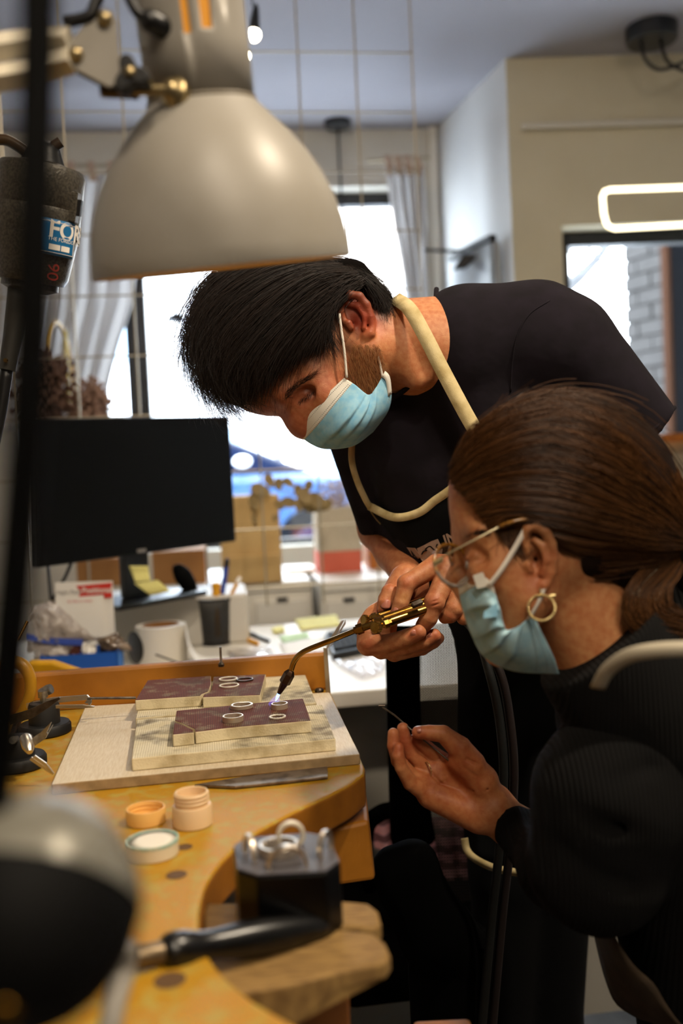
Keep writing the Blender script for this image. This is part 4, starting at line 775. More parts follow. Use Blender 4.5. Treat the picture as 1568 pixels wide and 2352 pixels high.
# steel upright with tweezers at the ledge end
root = T('steel_tweezers', 'steel tweezers standing upright in a strip at the end of the bench ledge', 'tweezers', Z(758, 1592, ZB))
def ql(pts, d, th, m, nm): return quad(root, pts, d, th, m, nm, .0004)
ql([(742, 1488), (751, 1488), (759, 1592), (748, 1592)], [1.285, 1.285, 1.29, 1.29], .006, mk('pale_steel', '#b8a88e', .4, .7), 'strip')
for q in ([(748, 1494), (752, 1478), (758, 1466), (784, 1426), (791, 1422), (788, 1430), (766, 1468), (756, 1484)], [(756, 1488), (766, 1476), (794, 1432), (793, 1424), (790, 1432), (770, 1464)]):
    pp = [W(x, y, 1.275) for x, y in q]; b = B(); b.prism(pp, RY*.002); obj('prong', b, SILVER, root)
b = B(); b.lathe(Z(733, 1589, ZB+.011), UP, [(0, .006), (.003, .006), (.005, .004)], 12); o = obj('screw', b, DARKST); tag(o, 'small screw head beside the steel strip behind the bricks', 'screw')
p0 = Z(508, 1531, ZB+.052); root = T('threaded_pin', 'thin steel pin standing on the back ledge', 'pin', p0); b = B(); b.tube([p0, p0+UP*.026], .0016, 8); obj('pin', b, STEEL, root, smooth=60)
b = B(); b.lathe(p0, UP, [(0, .004), (.003, .004), (.006, .002)], 10); obj('nut', b, DARKST, root)
# third hands, tongs and tweezers at the left
RUB = mk('black_rubber', '#0d0d0d', .6); TONG = mk('ochre_grip', '#b9851c', .35)
c = Z(104, 1684, ZB); root = T('third_hand', 'rear third hand on a stepped black round base, holding long tweezers', 'third hand', c)
b = B(); b.lathe(c, UP, [(0, .029), (.002, .031), (.010, .031), (.013, .029), (.013, .02)], 40); obj('base', b, RUB, root, smooth=40)
b = B(); b.lathe(c+UP*.012, UP, [(0, .0185), (.022, .0185), (.026, .017)], 36); obj('drum', b, RUB, root, smooth=40)
b = B(); b.lathe(c+UP*.038, UP, [(0, .004), (.006, .004), (.006, .006), (.014, .006), (.014, .003)], 14); obj('swivel', b, STEEL, root, smooth=40)
b = B(); e = W(92, 1592, 1.17); b.lathe(e, nv(RX*.9+UP*.35-.3*RY), [(0, .005), (.004, .0055), (.007, .004), (.007, .006), (.012, .0065), (.016, .006)], 12); obj('knurled_screw', b, STEEL, root, smooth=40)
def bar(root, pts, w, th, m, nm, d, up=None):
    p = np.array([W(x, y, d) for x, y in pts]); t = nv(p[-1]-p[0]); u = nv(np.cross(t, CR[:, 2])); b = B()
    ws = np.broadcast_to(w, (len(p),)); A = [p[i]+u*ws[i] for i in range(len(p))]; C_ = [p[i]-u*ws[i] for i in range(len(p))]; b.prism(A+C_[::-1], -CR[:, 2]*th); return obj(nm, b, m, root, bev=.0003)
bar(root, [(60, 1622), (120, 1609), (200, 1602), (207, 1606)], [.003, .0035, .003, .001], .004, SILVER, 'tweezer_arm', 1.165); bar(root, [(110, 1624), (190, 1623), (216, 1624)], [.002, .0022, .0008], .004, SILVER, 'tweezer_arm', 1.155)
bar(root, [(196, 1612), (206, 1612), (206, 1620)], [.002, .003, .003], .004, STEEL, 'clasp', 1.158)
b = B(); b.tube([W(200, 1604, 1.165), W(312, 1603, 1.175)], .0016, 8); obj('tweezer_tip', b, DARKST, root, smooth=60)
c = Z(42, 1762, ZB); root = T('third_hand', 'front third hand on a black round base, with an alligator clip', 'third hand', c)
b = B(); b.lathe(c, UP, [(0, .028), (.002, .030), (.010, .030), (.013, .028)], 40); obj('base', b, RUB, root, smooth=40)
b = B(); b.lathe(c+UP*.012, UP, [(0, .018), (.018, .018), (.021, .016)], 36); obj('drum', b, RUB, root, smooth=40)
b = B(); b.tube([c+UP*.03, W(30, 1700, .99)], .004, 10); obj('post', b, STEEL, root, smooth=60)
b = B(); a = W(58, 1692, .985); e = W(72, 1738, .965); b.lathe(a, nv(e-a), [(0, .005), (.002, .0062), (.014, .0062), (.019, .0045), (.022, .003)], 14); obj('clip_barrel', b, SILVER, root, smooth=40)
for o_ in (0, 7):
    bar(root, [(70+o_, 1742-o_*.6), (96+o_, 1760-o_*.6), (122, 1778)], [.0018, .0018, .0012], .002, SILVER, 'clip_jaw', .955)
bar(root, [(66, 1712), (98, 1690), (119, 1662), (108, 1684)], [.004, .004, .0015, .001], .003, STEEL, 'clip_lever', .985)
bar(root, [(20, 1655), (70, 1640), (110, 1618), (137, 1604)], [.005, .005, .0035, .001], .003, DARKST, 'cutter_blade', 1.05)
root = T('ochre_tongs', 'ochre coated loop handle of pliers left on the bench', 'pliers', Z(50, 1700, ZB))
b = B(); b.tube(cr([W(x, y, 1.19) for x, y in [(5, 1535), (28, 1521), (52, 1528), (68, 1556), (69, 1592), (55, 1628), (42, 1650)]], 28), np.linspace(.0085, .0068, 28), 12); obj('loop_handle', b, TONG, root, smooth=180)
b = B(); b.tube([W(42, 1650, 1.19), W(30, 1690, 1.15), W(22, 1712, 1.12)], .005, 10); obj('jaw', b, DARKST, root, smooth=60)
b = B(); b.tube([W(40, 1470, 1.21), W(62, 1427, 1.22)], .0022, 8); o = obj('brass_rod', b, BRASS, smooth=60); tag(o, 'thin brass rod tip sticking up left behind the black cable', 'rod')
BRASS2 = mk('aged_brass', '#a3916a', .3, .9)
# ================================================================ desk lamp
LDp = .70; LU = LDp/F
lo = P(512, 617, LDp); lax = np.array([-math.sin(math.radians(6.0)), math.cos(math.radians(6.0)), .245]); lax = nv(lax)
LO = cw(lo); LA = CR @ lax; root = T('desk_lamp', 'large off-white metal work lamp hanging over the bench', 'lamp', LO)
pr = [(0, 293), (6, 295), (40, 292), (90, 284), (140, 270), (190, 248), (235, 221), (280, 186), (315, 153), (340, 130), (354, 118)]
b = B(); b.lathe(LO, LA, [(h*LU, r*LU) for h, r in pr], 72, caps=False); o = obj('shade', b, [mk('lamp_paint', '#98938a', .42, col2='#8d877c', vs=9, spec=.4)], root, smooth=60)
pin_ = [(1, 290), (40, 287), (90, 279), (140, 265), (190, 243), (235, 216), (280, 181), (315, 148), (340, 125), (352, 112)]
b = B(); b.lathe(LO, LA, [(h*LU, r*LU) for h, r in pin_], 72, caps=False); obj('shade_lining', b, mk('lamp_inner', '#e2c894', .5), root, smooth=60)
b = B(); b.lathe(LO, LA, [(0, 295), (0, 289)], 72, caps=False); obj('rim', b, mk('lamp_rim_lit', '#d8a860', .5), root)  # orange rim colour stands for lamplight on the inside edge
# neck with three cooling slots
n = 96; u0 = nv(np.cross(LA, CR[:, 2])); w0 = np.cross(u0, LA); w0 = w0 if np.dot(w0, CR[:, 2]) > 0 else -w0
hs = [354, 362, 475, 500, 580, 596, 720]; b = B(); rad = 116*LU
def nk(h, a, r=rad): return LO+LA*h*LU+r*(math.cos(a)*u0+math.sin(a)*w0)
vis = +1 if np.dot(u0, CR[:, 0]) > 0 else -1
slots = [(-.02, 472, 584), (.36, 480, 590), (.74, 540, 592)]      # angle to the right of the camera-facing line, heights
def ang(s): return PI/2-vis*s
Vn = []; hh = sorted(set([354, 720]+[x for s in slots for x in s[1:]])); 
aa = np.arange(n)*2*PI/n; idx = np.zeros((len(hh), n), int); verts = []
for i, h in enumerate(hh):
    for j in range(n): idx[i, j] = len(verts); verts.append(nk(h, aa[j]))
fc = []
for i in range(len(hh)-1):
    for j in range(n):
        am = (aa[j]+PI/n); skip = False
        for s, h0, h1 in slots:
            dlt = (am-ang(s)+PI) % (2*PI)-PI
            if abs(dlt) < .075 and hh[i] >= h0-1 and hh[i+1] <= h1+1: skip = True
        if not skip: fc.append((idx[i, j], idx[i, (j+1) % n], idx[i+1, (j+1) % n], idx[i+1, j]))
b.add(np.array(verts), fc); obj('neck', b, MATS['lamp_paint'], root, smooth=60, solid=.0012)
b = B(); b.lathe(LO, LA, [(360*LU, 104*LU), (700*LU, 104*LU), (700*LU, 60*LU)], 48, caps=False); obj('glow_sleeve', b, mk('lamp_glow_sleeve', '#d8912c', .5, emit=.35), root, smooth=60)  # added sleeve; its own orange glow stands for bulb light behind the slots
b = B(); b.lathe(LO, LA, [(350*LU, 119*LU), (353*LU, 121*LU), (358*LU, 121*LU), (361*LU, 117*LU)], 72, caps=False); obj('seam', b, mk('lamp_seam', '#6d6455', .5), root, smooth=60)
b = B(); b.lathe(LO+LA*230*LU, LA, [(-.028, .001), (-.026, .012), (-.012, .020), (.002, .018), (.02, .010), (.035, .009)], 24); obj('bulb', b, mk('lamp_bulb', '#ffcf8a', .4, emit=1.5), root, smooth=60)
def lquad(pts, d, th, m, nm, bev=.0006):
    pp = [W(x, y, d) for x, y in pts]; nn = nv(np.cross(pp[1]-pp[0], pp[-1]-pp[0])); nn = -nn if np.dot(nn, CR[:, 2]) > 0 else nn; b = B(); b.prism(pp, nn*th); return obj(nm, b, m, root, bev=bev)
lquad([(150, 118), (155, 100), (222, 24), (240, 18), (258, 26), (268, 45), (272, 118), (300, 158), (280, 186), (250, 200), (175, 160), (155, 145)], .622, .003, MATS['lamp_paint'], 'bracket_plate')
lquad([(148, 130), (160, 158), (250, 205), (300, 215), (300, 200), (240, 186), (170, 148)], .632, .004, BLACKP, 'bracket_edge')
for x, y, r in ((240, 42, .0048), (174, 124, .0048)):
    c = W(x, y, .620); b = B(); b.lathe(c, CR[:, 2], [(-.003, r), (.001, r), (.003, r*.6), (.0035, r*.2)], 16); obj('bolt', b, BRASS2, root, smooth=50)
kn = []
c = W(298, 166, .612)
for t in np.arange(36)*2*PI/36:
    r = .0098*(1+.32*math.cos(3*t+.6)); kn.append(c+r*(math.cos(t)*CR[:, 0]+math.sin(t)*CR[:, 1]))
b = B(); b.prism(kn, -CR[:, 2]*.012); k_ = obj('wing_knob', b, BLACKP, root, bev=.001)
b = B(); b.lathe(c, CR[:, 2], [(-.001, .0035), (.002, .0035), (.003, .002)], 12); obj('knob_screw', b, BRASS2, k_, smooth=50)
b = B(); b.tube([W(232, 206, .634), W(318, 210, .634)], .0052, 10); obj('pivot_block', b, DARKST, root, smooth=50)
b = B(); b.tube([W(310, 208, .632), W(392, 206, .632)], .0038, 12); obj('pivot_rod', b, BRASS2, root, smooth=60)
c = W(392, 208, .634); b = B(); b.lathe(c, nv(CR[:, 2]*.8+CR[:, 0]*-.45), [(-.012, .010), (-.002, .0105), (0, .008), (.004, .0065), (.006, .003)], 20); obj('flange', b, BRASS2, root, smooth=50)
for q in ([(-60, 118), (60, 98), (160, 92)], [(-60, 190), (60, 168), (165, 138)]):
    for k in (0,):
        p = [W(x, y, .622) for x, y in q]; p[0] = W(q[0][0]-120, q[0][1]+20, .57); G = cr(p, 8); b = B()
        b.tube(G, .0085, 4); obj('arm', b, BEIGE, root, smooth=30)
b = B(); b.tube(cr([W(x, y, .622) for x, y in [(232, -30), (215, 20), (200, 40), (150, 52)]], 14), .0042, 8); obj('spring_lever', b, BLACKP, root, smooth=180)
b = B(); b.tube(cr([W(x, y, .622) for x, y in [(285, -40), (300, 0), (318, 30), (345, 46)]], 16), .0038, 10); obj('cord', b, BLACKP, root, smooth=180)
b = B(); c = W(352, 52, .626); b.lathe(c, nv(CR[:, 2]*.75-CR[:, 0]*.65), [(-.012, .0075), (.004, .0075), (.007, .006), (.009, .003)], 18); obj('cord_bushing', b, BLACKP, root, smooth=50)
# ================================================================ flexible-shaft motor
MD = 1.0; MU = MD/F; HAM = mk('hammer_paint', '#4f4a40', .35, .3, col2='#37332c', vs=420, lo=.4, hi=.6, bump=.6, bs=420)
mo = P(83, 520, MD); max_ = nv(np.array([math.sin(math.radians(9)), math.cos(math.radians(9)), .16])); MO = cw(mo); MA = CR @ max_
root = T('shaft_motor', 'grey hanging flexible shaft motor with a blue label, upper left', 'motor', MO-UP*.07)
R = 97*MU
b = B(); b.lathe(MO, MA, [(-128*MU, R*.60), (-126*MU, R*.78), (-112*MU, R*.86), (-20*MU, R*.985), (-19*MU, R*.975), (-17*MU, R*.985), (40*MU, R), (42*MU, R*.985), (44*MU, R), (118*MU, R), (132*MU, R*.93), (138*MU, R*.6), (141*MU, R*.55)], 48); obj('housing', b, HAM, root, smooth=40)
b = B(); b.lathe(MO, MA, [(138*MU, R*.52), (160*MU, R*.42), (176*MU, R*.36), (190*MU, R*.2)], 24); obj('top_dome', b, BLACKP, root, smooth=60)
b = B(); b.lathe(MO, MA, [(-150*MU, R*.42), (-140*MU, R*.66), (-126*MU, R*.66)], 32); obj('lower_collar', b, HAM, root, smooth=40)
ux = nv(np.cross(MA, CR[:, 2])); ux = ux if np.dot(ux, CR[:, 0]) > 0 else -ux; uz = np.cross(ux, MA); uz = uz if np.dot(uz, CR[:, 2]) > 0 else -uz
def cyl(s, h, r): return MO+MA*h+r*(math.sin(s/R)*ux+math.cos(s/R)*uz)     # s along the girth to the right, h up
G = np.array([[cyl((.38+1.0*j/20)*R, (-62+78*i/6)*MU, R*1.012) for j in range(21)] for i in range(7)]); obj('blue_label', B().grid(G), mk('label_blue', '#14679c', .4), root, smooth=180, solid=.0006)
ed = [(.43, -56), (1.36, -56), (1.36, 10), (.43, 10)]; pts = []
for i in range(4):
    for k in range(10): f = k/10; a_, c_ = ed[i], ed[(i+1) % 4]; pts.append(cyl((a_[0]+(c_[0]-a_[0])*f)*R, (a_[1]+(c_[1]-a_[1])*f)*MU, R*1.02))
b = B(); b.tube(pts+[pts[0]], .0003, 4); obj('label_border', b, WHITEINK, root)
def bend(s0, h0): return lambda v: np.array([cyl(s0*R+x, h0*MU+y, R*1.022) for x, y in v[:, :2]])
MO2 = MO
text('FOREDOM', .0235, MO, ux, MA, WHITEINK, 'label_lettering', root, bend=bend(.62, -22), bold=.025)
text('THE FOREDOM ELECTRIC CO.', .0052, MO, ux, MA, WHITEINK, 'small_lettering', root, bend=bend(.62, -30)); 
G = np.array([[cyl((.66+.27*j/6)*R, (-50+12*i/2)*MU, R*1.022) for j in range(7)] for i in range(3)]); obj('white_box', B().grid(G), WHITEINK, root, solid=.0003)
G = np.array([[cyl((.96+.25*j/6)*R, (-50+12*i/2)*MU, R*1.022) for j in range(7)] for i in range(3)]); obj('white_box', B().grid(G), WHITEINK, root, solid=.0003)
text('06', .018, MO, MA, -ux, mk('red_stamp', '#7c2016', .6), 'red_mark', root, bend=lambda v: np.array([cyl(.98*R-y, -118*MU+x, R*1.0) for x, y in v[:, :2]]))
b = B(); q = cyl(1.25*R, 52*MU, R); b.box(q, ux*.004, uz*.006, MA*.015); s_ = obj('switch_plate', b, HAM, root, bev=.001)
b = B(); b.box(q+ux*.005, ux*.0025, uz*.0035, MA*.008); obj('switch', b, BLACKP, s_, bev=.0005)
b = B(); b.box(cyl(-1.5*R, 80*MU, R), ux*.006, uz*.008, MA*.02); obj('brush_cap', b, BLACKP, root, bev=.001)
b = B(); b.tube(cr([W(x, y, .985) for x, y in [(-20, 322), (15, 322), (45, 338), (78, 362), (100, 352), (140, 326)]], 26), .0058, 8); obj('hanger_hook', b, mk('hook_brown', '#3a2a18', .4), root, smooth=60)
b = B(); b.tube([W(60, 650, MD), W(44, 660, MD), W(30, 770, MD), W(16, 850, MD)], np.array([.012, .0115, .010, .0085]), 14); sh = obj('shaft_sleeve', b, mk('sleeve_dark', '#2c2a25', .5), root, smooth=60)
b = B(); b.lathe(W(13, 828, .988), CR[:, 2], [(0, .0025), (.002, .002)], 10); obj('rivet', b, BRASS, sh)
b = B(); b.tube(cr([W(16, 845, MD), W(4, 930, MD), W(-12, 1010, MD), W(-40, 1120, MD)], 12), .0062, 12); obj('flexible_shaft', b, BLACKP, root, smooth=180)
# nearest black cable, far out of focus
b = B(); b.tube(cr([W(x, y, d) for x, y, d in [(92, -120, .285), (86, 200, .283), (80, 500, .28), (70, 850, .28), (50, 1150, .282), (20, 1500, .285), (-8, 1780, .29), (-40, 2000, .30)]], 60), .0056, 16)
o = obj('flexible_shaft_cable', b, mk('cable_black', '#020202', .7, spec=.1), smooth=180); tag(o, 'thick black cable hanging close to the camera along the left edge', 'cable')
# ================================================================ the man
SKIN = mk('skin', '#ffffff', .48, attr=True, col2='#e6c9bd', vs=160, lo=.3, hi=.7, bump=.25, bs=700, sss=.12, spec=.35)
HAIRM = mk('dark_hair', '#ffffff', .38, attr=True, spec=.5)
def hairmat(name, c1, c2, rough=.4):
    m = mk(name, c1, rough, spec=.3); nt = m.node_tree; N = nt.nodes; a = N.new('ShaderNodeAttribute'); a.attribute_name = 'Col'; r = N.new('ShaderNodeMix'); r.data_type = 'RGBA'
    r.inputs[6].default_value = lin(c1)+(1,); r.inputs[7].default_value = lin(c2)+(1,); nt.links.new(a.outputs['Fac'], r.inputs[0]); nt.links.new(r.outputs[2], N['Principled BSDF'].inputs['Base Color']); return m
DHAIR = hairmat('strand_dark', '#0c0705', '#25170f', .55); BEARD = hairmat('strand_beard', '#7a4820', '#b07a42', .5); BROW = hairmat('strand_brow', '#150c08', '#2a1a10', .6)
SHIRT = mk('navy_jersey', '#19141c', .95, col2='#141016', vs=40, bump=5, bs=11, spec=.2)
APRON = mk('black_apron', '#050607', .9, spec=.15, bump=.2, bs=900); NAIL = mk('nail', '#b9735f', .3, sss=.1)
MASKB = mk('mask_blue', '#78b2d2', .8, col2='#94c2d6', vs=120, sss=.15); MASKW = mk('mask_white', '#d9d6cc', .85); LOOPW = mk('ear_loop', '#d8d0c4', .8); STITCH = mk('stitch_grey', '#6d7680', .8)
HD = 1.20
h = Sdf(HD, .0016)
U_ang = math.degrees(math.atan2(-.29, -.956))          # crown direction in the picture
h.ell((632, 770, 0), (172, 168, 138), 17, k=10)
h.ell((690, 850, 22), (140, 108, 112), 17, k=40)
h.cap((598, 868, 10), 76, (600, 868, 40), 70, k=40)
h.cap((616, 926, 34), 22, (655, 900, 104), 25, k=22)
h.cap((655, 900, 104), 25, (712, 856, 118), 18, k=22)
h.cap((648, 938, 44), 15, (692, 976, 48), 15, k=12)
h.cap((692, 976, 48), 15, (702, 984, 58), 12, k=8)
h.cap((742, 905, 92), 52, (700, 950, 70), 36, k=30)
h.cap((705, 962, 40), 46, (790, 975, 36), 48, k=25)
h.cap((842, 805, 92), 52, (815, 935, 62), 46, k=26)
h.cap((815, 935, 62), 44, (800, 972, 32), 38, k=20)
h.ell((730, 815, 78), (80, 80, 56), 0, k=40)
h.cap((795, 752, 60), 72, k=30)
h.cap((835, 792, 8), 98, (1010, 800, 0), 118, k=40)
h.cap((870, 740, 92), 16, (960, 870, 78), 22, k=30)
h.ell((703, 908, 126), (30, 17, 14), -38, k=14, sub=True)
h.cap((702, 906, 97), 21, k=6)
h.chain([(684, 922, 104, 5), (700, 905, 114, 6), (722, 890, 110, 5)], k=4)
h.chain([(690, 926, 100, 5), (712, 915, 110, 6), (732, 896, 108, 4)], k=6)
# ear
h.ell((818, 722, 126), (35, 50, 13), -28, k=10)
h.chain([(792, 742, 138, 6), (781, 716, 142, 8), (785, 690, 148, 9), (803, 676, 152, 9), (825, 680, 154, 9), (842, 700, 152, 8.5), (852, 728, 148, 8), (855, 752, 144, 8)], k=4)
h.cap((850, 765, 142), 12, (842, 772, 140), 11, k=6)
h.chain([(800, 698, 143, 6), (822, 702, 148, 7), (838, 726, 148, 7), (834, 752, 145, 7)], k=4)
h.ell((815, 737, 152), (15, 22, 18), -22, k=4, sub=True); h.cap((812, 744, 134), 5, k=4, sub=True)
h.cap((800, 742, 146), 8, (806, 752, 144), 7, k=5)
HV, HQ = h.build(2)
# hands (around the torch)
D1 = 1.10
a1 = Sdf(D1, .0009)
a1.chain([(1120, 1420, -20, 46), (1090, 1375, -8, 48)], k=10); a1.ell((1058, 1342, -6), (54, 56, 36), 0, k=14)
a1.chain([(1018, 1300, 0, 28), (1003, 1297, 8, 25), (934, 1341, 34, 20.5), (921, 1384, 42, 17.5), (911, 1411, 42, 16)], k=3, root=9)
a1.cap((934, 1340, 34), 21.5, k=5)
a1.chain([(1040, 1310, 2, 28), (1024, 1322, 14, 25), (997, 1384, 46, 22), (984, 1420, 44, 20), (972, 1437, 36, 18)], k=3, root=9); a1.cap((997, 1383, 47), 23, k=5)
a1.chain([(1068, 1330, 2, 26), (1056, 1352, 12, 23), (1042, 1398, 30, 21), (1033, 1412, 30, 19), (1022, 1417, 20, 16)], k=3, root=8)
a1.chain([(1090, 1350, -4, 22), (1076, 1395, 14, 18), (1064, 1420, 18, 16)], k=3, root=8)
a1.chain([(1030, 1350, -25, 24), (985, 1375, -28, 20), (955, 1390, -24, 16)], k=10)
for x, y, z in ((990, 1374, 69), (996, 1381, 70), (1001, 1389, 69), (921, 1366, 61), (926, 1351, 59), (916, 1378, 61), (1037, 1402, 54), (1042, 1394, 54)): a1.cap((x-13, y+4, z), 1.1, (x+13, y-4, z), 1.1, k=3, sub=True)
A1 = a1.build(1)
a2 = Sdf(D1, .0009)
a2.chain([(930, 1330, -70, 36), (905, 1385, -40, 40)], k=14); a2.ell((868, 1438, -16), (44, 56, 30), 12, k=16)
a2.chain([(900, 1400, -20, 26), (915, 1368, -4, 20), (895, 1360, 8, 19), (885, 1384, 16, 17.5), (880, 1396, 16, 15)], k=3, root=9)
a2.chain([(845, 1440, -10, 26), (845, 1480, 4, 26), (890, 1478, 22, 21), (935, 1464, 44, 19), (961, 1452, 52, 17.5)], k=3, root=9)
a2.chain([(855, 1450, -18, 26), (875, 1492, 0, 22), (930, 1485, 14, 19), (975, 1473, 26, 17.5), (997, 1460, 28, 16)], k=2.5, root=8)
a2.chain([(870, 1460, -24, 24), (905, 1500, -6, 20), (955, 1490, 4, 17), (995, 1474, 4, 15.5), (1006, 1466, 0, 14)], k=2.5, root=8)
a2.chain([(880, 1460, -34, 22), (925, 1498, -20, 17), (970, 1490, -12, 15), (990, 1480, -14, 13)], k=2.5, root=8)
A2 = a2.build(1)
# arms and the hidden trunk
ar = Sdf(1.25, .004)
ar.chain([(950, 1345, 55, 35), (905, 1270, -120, 44), (872, 1215, -190, 52), (845, 1100, -240, 62)], k=20)
ar.chain([(1110, 1412, 200, 40), (1180, 1340, 160, 46), (1290, 1215, 90, 52), (1400, 1085, 30, 56), (1440, 1010, 30, 60), (1290, 820, 50, 80)], k=20)
ar.chain([(1000, 800, 60, 100), (1080, 850, -20, 130), (1180, 1100, -160, 200), (1230, 1500, -330, 180)], k=40)
AR_ = ar.build(1)
man = T('person', 'man with dark hair in a black apron bending over the bench, holding a brass torch', 'person', flat(W(1150, 2300, 1.55), 0))
V, Q = join([(HV, HQ), A1, A2, AR_])
RB = '#b4593c'
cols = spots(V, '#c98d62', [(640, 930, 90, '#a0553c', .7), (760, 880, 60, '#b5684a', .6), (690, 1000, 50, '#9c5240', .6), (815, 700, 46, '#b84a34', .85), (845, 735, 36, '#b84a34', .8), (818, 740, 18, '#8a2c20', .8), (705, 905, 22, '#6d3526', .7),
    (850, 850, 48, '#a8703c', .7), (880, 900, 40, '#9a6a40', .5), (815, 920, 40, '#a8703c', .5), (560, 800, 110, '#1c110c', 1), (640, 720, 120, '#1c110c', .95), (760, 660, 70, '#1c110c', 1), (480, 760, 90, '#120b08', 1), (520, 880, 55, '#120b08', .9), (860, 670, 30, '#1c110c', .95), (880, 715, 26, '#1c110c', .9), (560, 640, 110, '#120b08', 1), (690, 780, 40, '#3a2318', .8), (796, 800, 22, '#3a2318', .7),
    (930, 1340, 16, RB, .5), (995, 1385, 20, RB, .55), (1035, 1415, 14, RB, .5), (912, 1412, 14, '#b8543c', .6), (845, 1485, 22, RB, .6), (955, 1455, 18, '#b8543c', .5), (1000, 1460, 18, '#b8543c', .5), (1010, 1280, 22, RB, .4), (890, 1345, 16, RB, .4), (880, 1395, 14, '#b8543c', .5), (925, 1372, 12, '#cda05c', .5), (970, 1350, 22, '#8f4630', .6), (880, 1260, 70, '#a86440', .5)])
npobj('body', V, Q, SKIN, man, col=cols)
def nail(px, py, d, ang_, w, l, par, nrm=(0, 0, 1)):
    a = math.radians(ang_); n = nv(CR @ np.array(nrm, float)); u = CR @ np.array([math.cos(a), -math.sin(a), 0]); u = nv(u-n*np.dot(u, n)); v = np.cross(n, u); c = W(px, py, d); k = d/F; G = []
    for i in range(7):
        r_ = []
        for j in range(7):
            s, t = (i/3-1), (j/3-1); s2 = s*math.sqrt(max(0, 1-.45*t*t)); t2 = t*math.sqrt(max(0, 1-.35*s*s)); r_.append(c+u*s2*l*k+v*t2*w*k-n*(t2*t2*w*k*.5+s2*s2*l*k*.12))
        G.append(r_)
    return obj('fingernail', B().grid(np.array(G)), NAIL, par, smooth=180, solid=.0005)
nail(910, 1408, D1-60*D1/F, 105, 10, 14, man, (-.1, .15, 1)); nail(885, 1387, D1-35*D1/F, 95, 13, 11, man, (-.15, .2, 1)); nail(953, 1456, D1-68*D1/F, 20, 9, 11, man, (.1, -.15, 1)); nail(991, 1463, D1-43*D1/F, 20, 8, 10, man, (.1, -.15, 1))
# hair
u = HD/F
famA = [[(760, 592, 0), (600, 582, 20), (485, 640, 40), (440, 760, 50), (462, 900, 60)], [(775, 605, 60), (640, 606, 92), (520, 680, 112), (462, 800, 112), (500, 930, 100)], [(795, 618, 105), (690, 634, 134), (575, 715, 148), (505, 830, 142), (545, 945, 112)],
    [(815, 632, 124), (725, 655, 152), (635, 735, 164), (560, 838, 156), (566, 934, 122)], [(828, 645, 130), (765, 675, 158), (692, 738, 170), (630, 822, 162), (596, 905, 135)], [(834, 652, 130), (788, 688, 156), (732, 738, 168), (682, 795, 164), (640, 866, 148)],
    [(826, 636, 126), (780, 672, 156), (744, 735, 164), (722, 788, 160), (698, 822, 150)], [(830, 636, 122), (780, 662, 150), (752, 712, 160), (758, 775, 156), (786, 824, 148)]]
famB = [[(740, 592, -20), (800, 604, 0), (850, 640, 20), (884, 695, 30), (890, 738, 30)], [(770, 598, 20), (815, 618, 40), (860, 655, 50), (885, 700, 50), (886, 735, 50)], [(790, 612, 80), (832, 640, 98), (866, 680, 96), (884, 715, 90), (878, 745, 84)], [(800, 618, 112), (842, 646, 120), (870, 686, 112), (880, 716, 102), (872, 742, 98)]]
famC = [[(560, 610, 60), (470, 700, 80), (446, 800, 80), (462, 880, 80), (505, 945, 70)], [(600, 640, 110), (500, 740, 120), (470, 840, 118), (500, 910, 104), (560, 952, 80)], [(640, 690, 140), (550, 790, 148), (520, 880, 132), (545, 930, 110), (585, 945, 90)]]
hs_ = Sdf(HD, .003); hs_.ell((628, 752, -5), (182, 160, 148), 17, k=10); hs_.cap((500, 830, 30), 52, (540, 880, 40), 46, k=30); hs_.cap((800, 660, 30), 64, (860, 700, 30), 44, k=30); hs_.cap((780, 700, 85), 55, (785, 770, 98), 38, k=20); hs_.cap((640, 790, 90), 62, k=30); hs_.cap((560, 880, 50), 50, k=20)
hs_.ell((690, 935, 90), (110, 105, 120), 17, k=14, sub=True); hs_.ell((818, 726, 150), (52, 62, 90), 0, k=8, sub=True)
V, Q = hs_.build(3); hair = npobj('hair', V, Q, mk('hair_under', '#070403', .9, spec=.05), man)
S1 = np.concatenate([hairs(famA[:5], 4600, HD, 14, 7, 20, cl=14), hairs(famA[3:], 2600, HD, 14, 5, 8, cl=5), hairs(famB, 1900, HD, 14, 7, 10, cl=6), hairs(famC, 900, HD, 14, 9, 22, lift=6, cl=14), hairs(famA, 300, HD, 14, 14, 34, lift=8)])
strands('hair_strands', S1, .00027, .0001, DHAIR, hair, 'stuff')
def fuzz(name, region, n, z, ln, dirp, mat, par, r=.00016, d0=HD):
    pts = []
    from_poly = region
    xs = [p[0] for p in region]; ys = [p[1] for p in region]
    while len(pts) < n:
        x, y = random.uniform(min(xs), max(xs)), random.uniform(min(ys), max(ys)); ins = False; j = len(region)-1
        for i in range(len(region)):
            if (region[i][1] > y) != (region[j][1] > y) and x < (region[j][0]-region[i][0])*(y-region[i][1])/(region[j][1]-region[i][1])+region[i][0]: ins = not ins
            j = i
        if not ins: continue
        zz = z(x, y); uu = d0/F; a = P(x, y, d0-zz*uu); dx, dy = dirp[0]+random.gauss(0, .35), dirp[1]+random.gauss(0, .35); l = ln*random.uniform(.6, 1.2)
        pts.append([a, P(x+dx*l*.5, y+dy*l*.5, d0-(zz+3)*uu), P(x+dx*l, y+dy*l, d0-(zz+4)*uu)])
    return strands(name, cw(np.array(pts)), r, r*.5, mat, par, 'stuff')
from mathutils.bvhtree import BVHTree
BVM = BVHTree.FromPolygons((HV-CO)@CR if False else HV.tolist(), HQ.tolist())
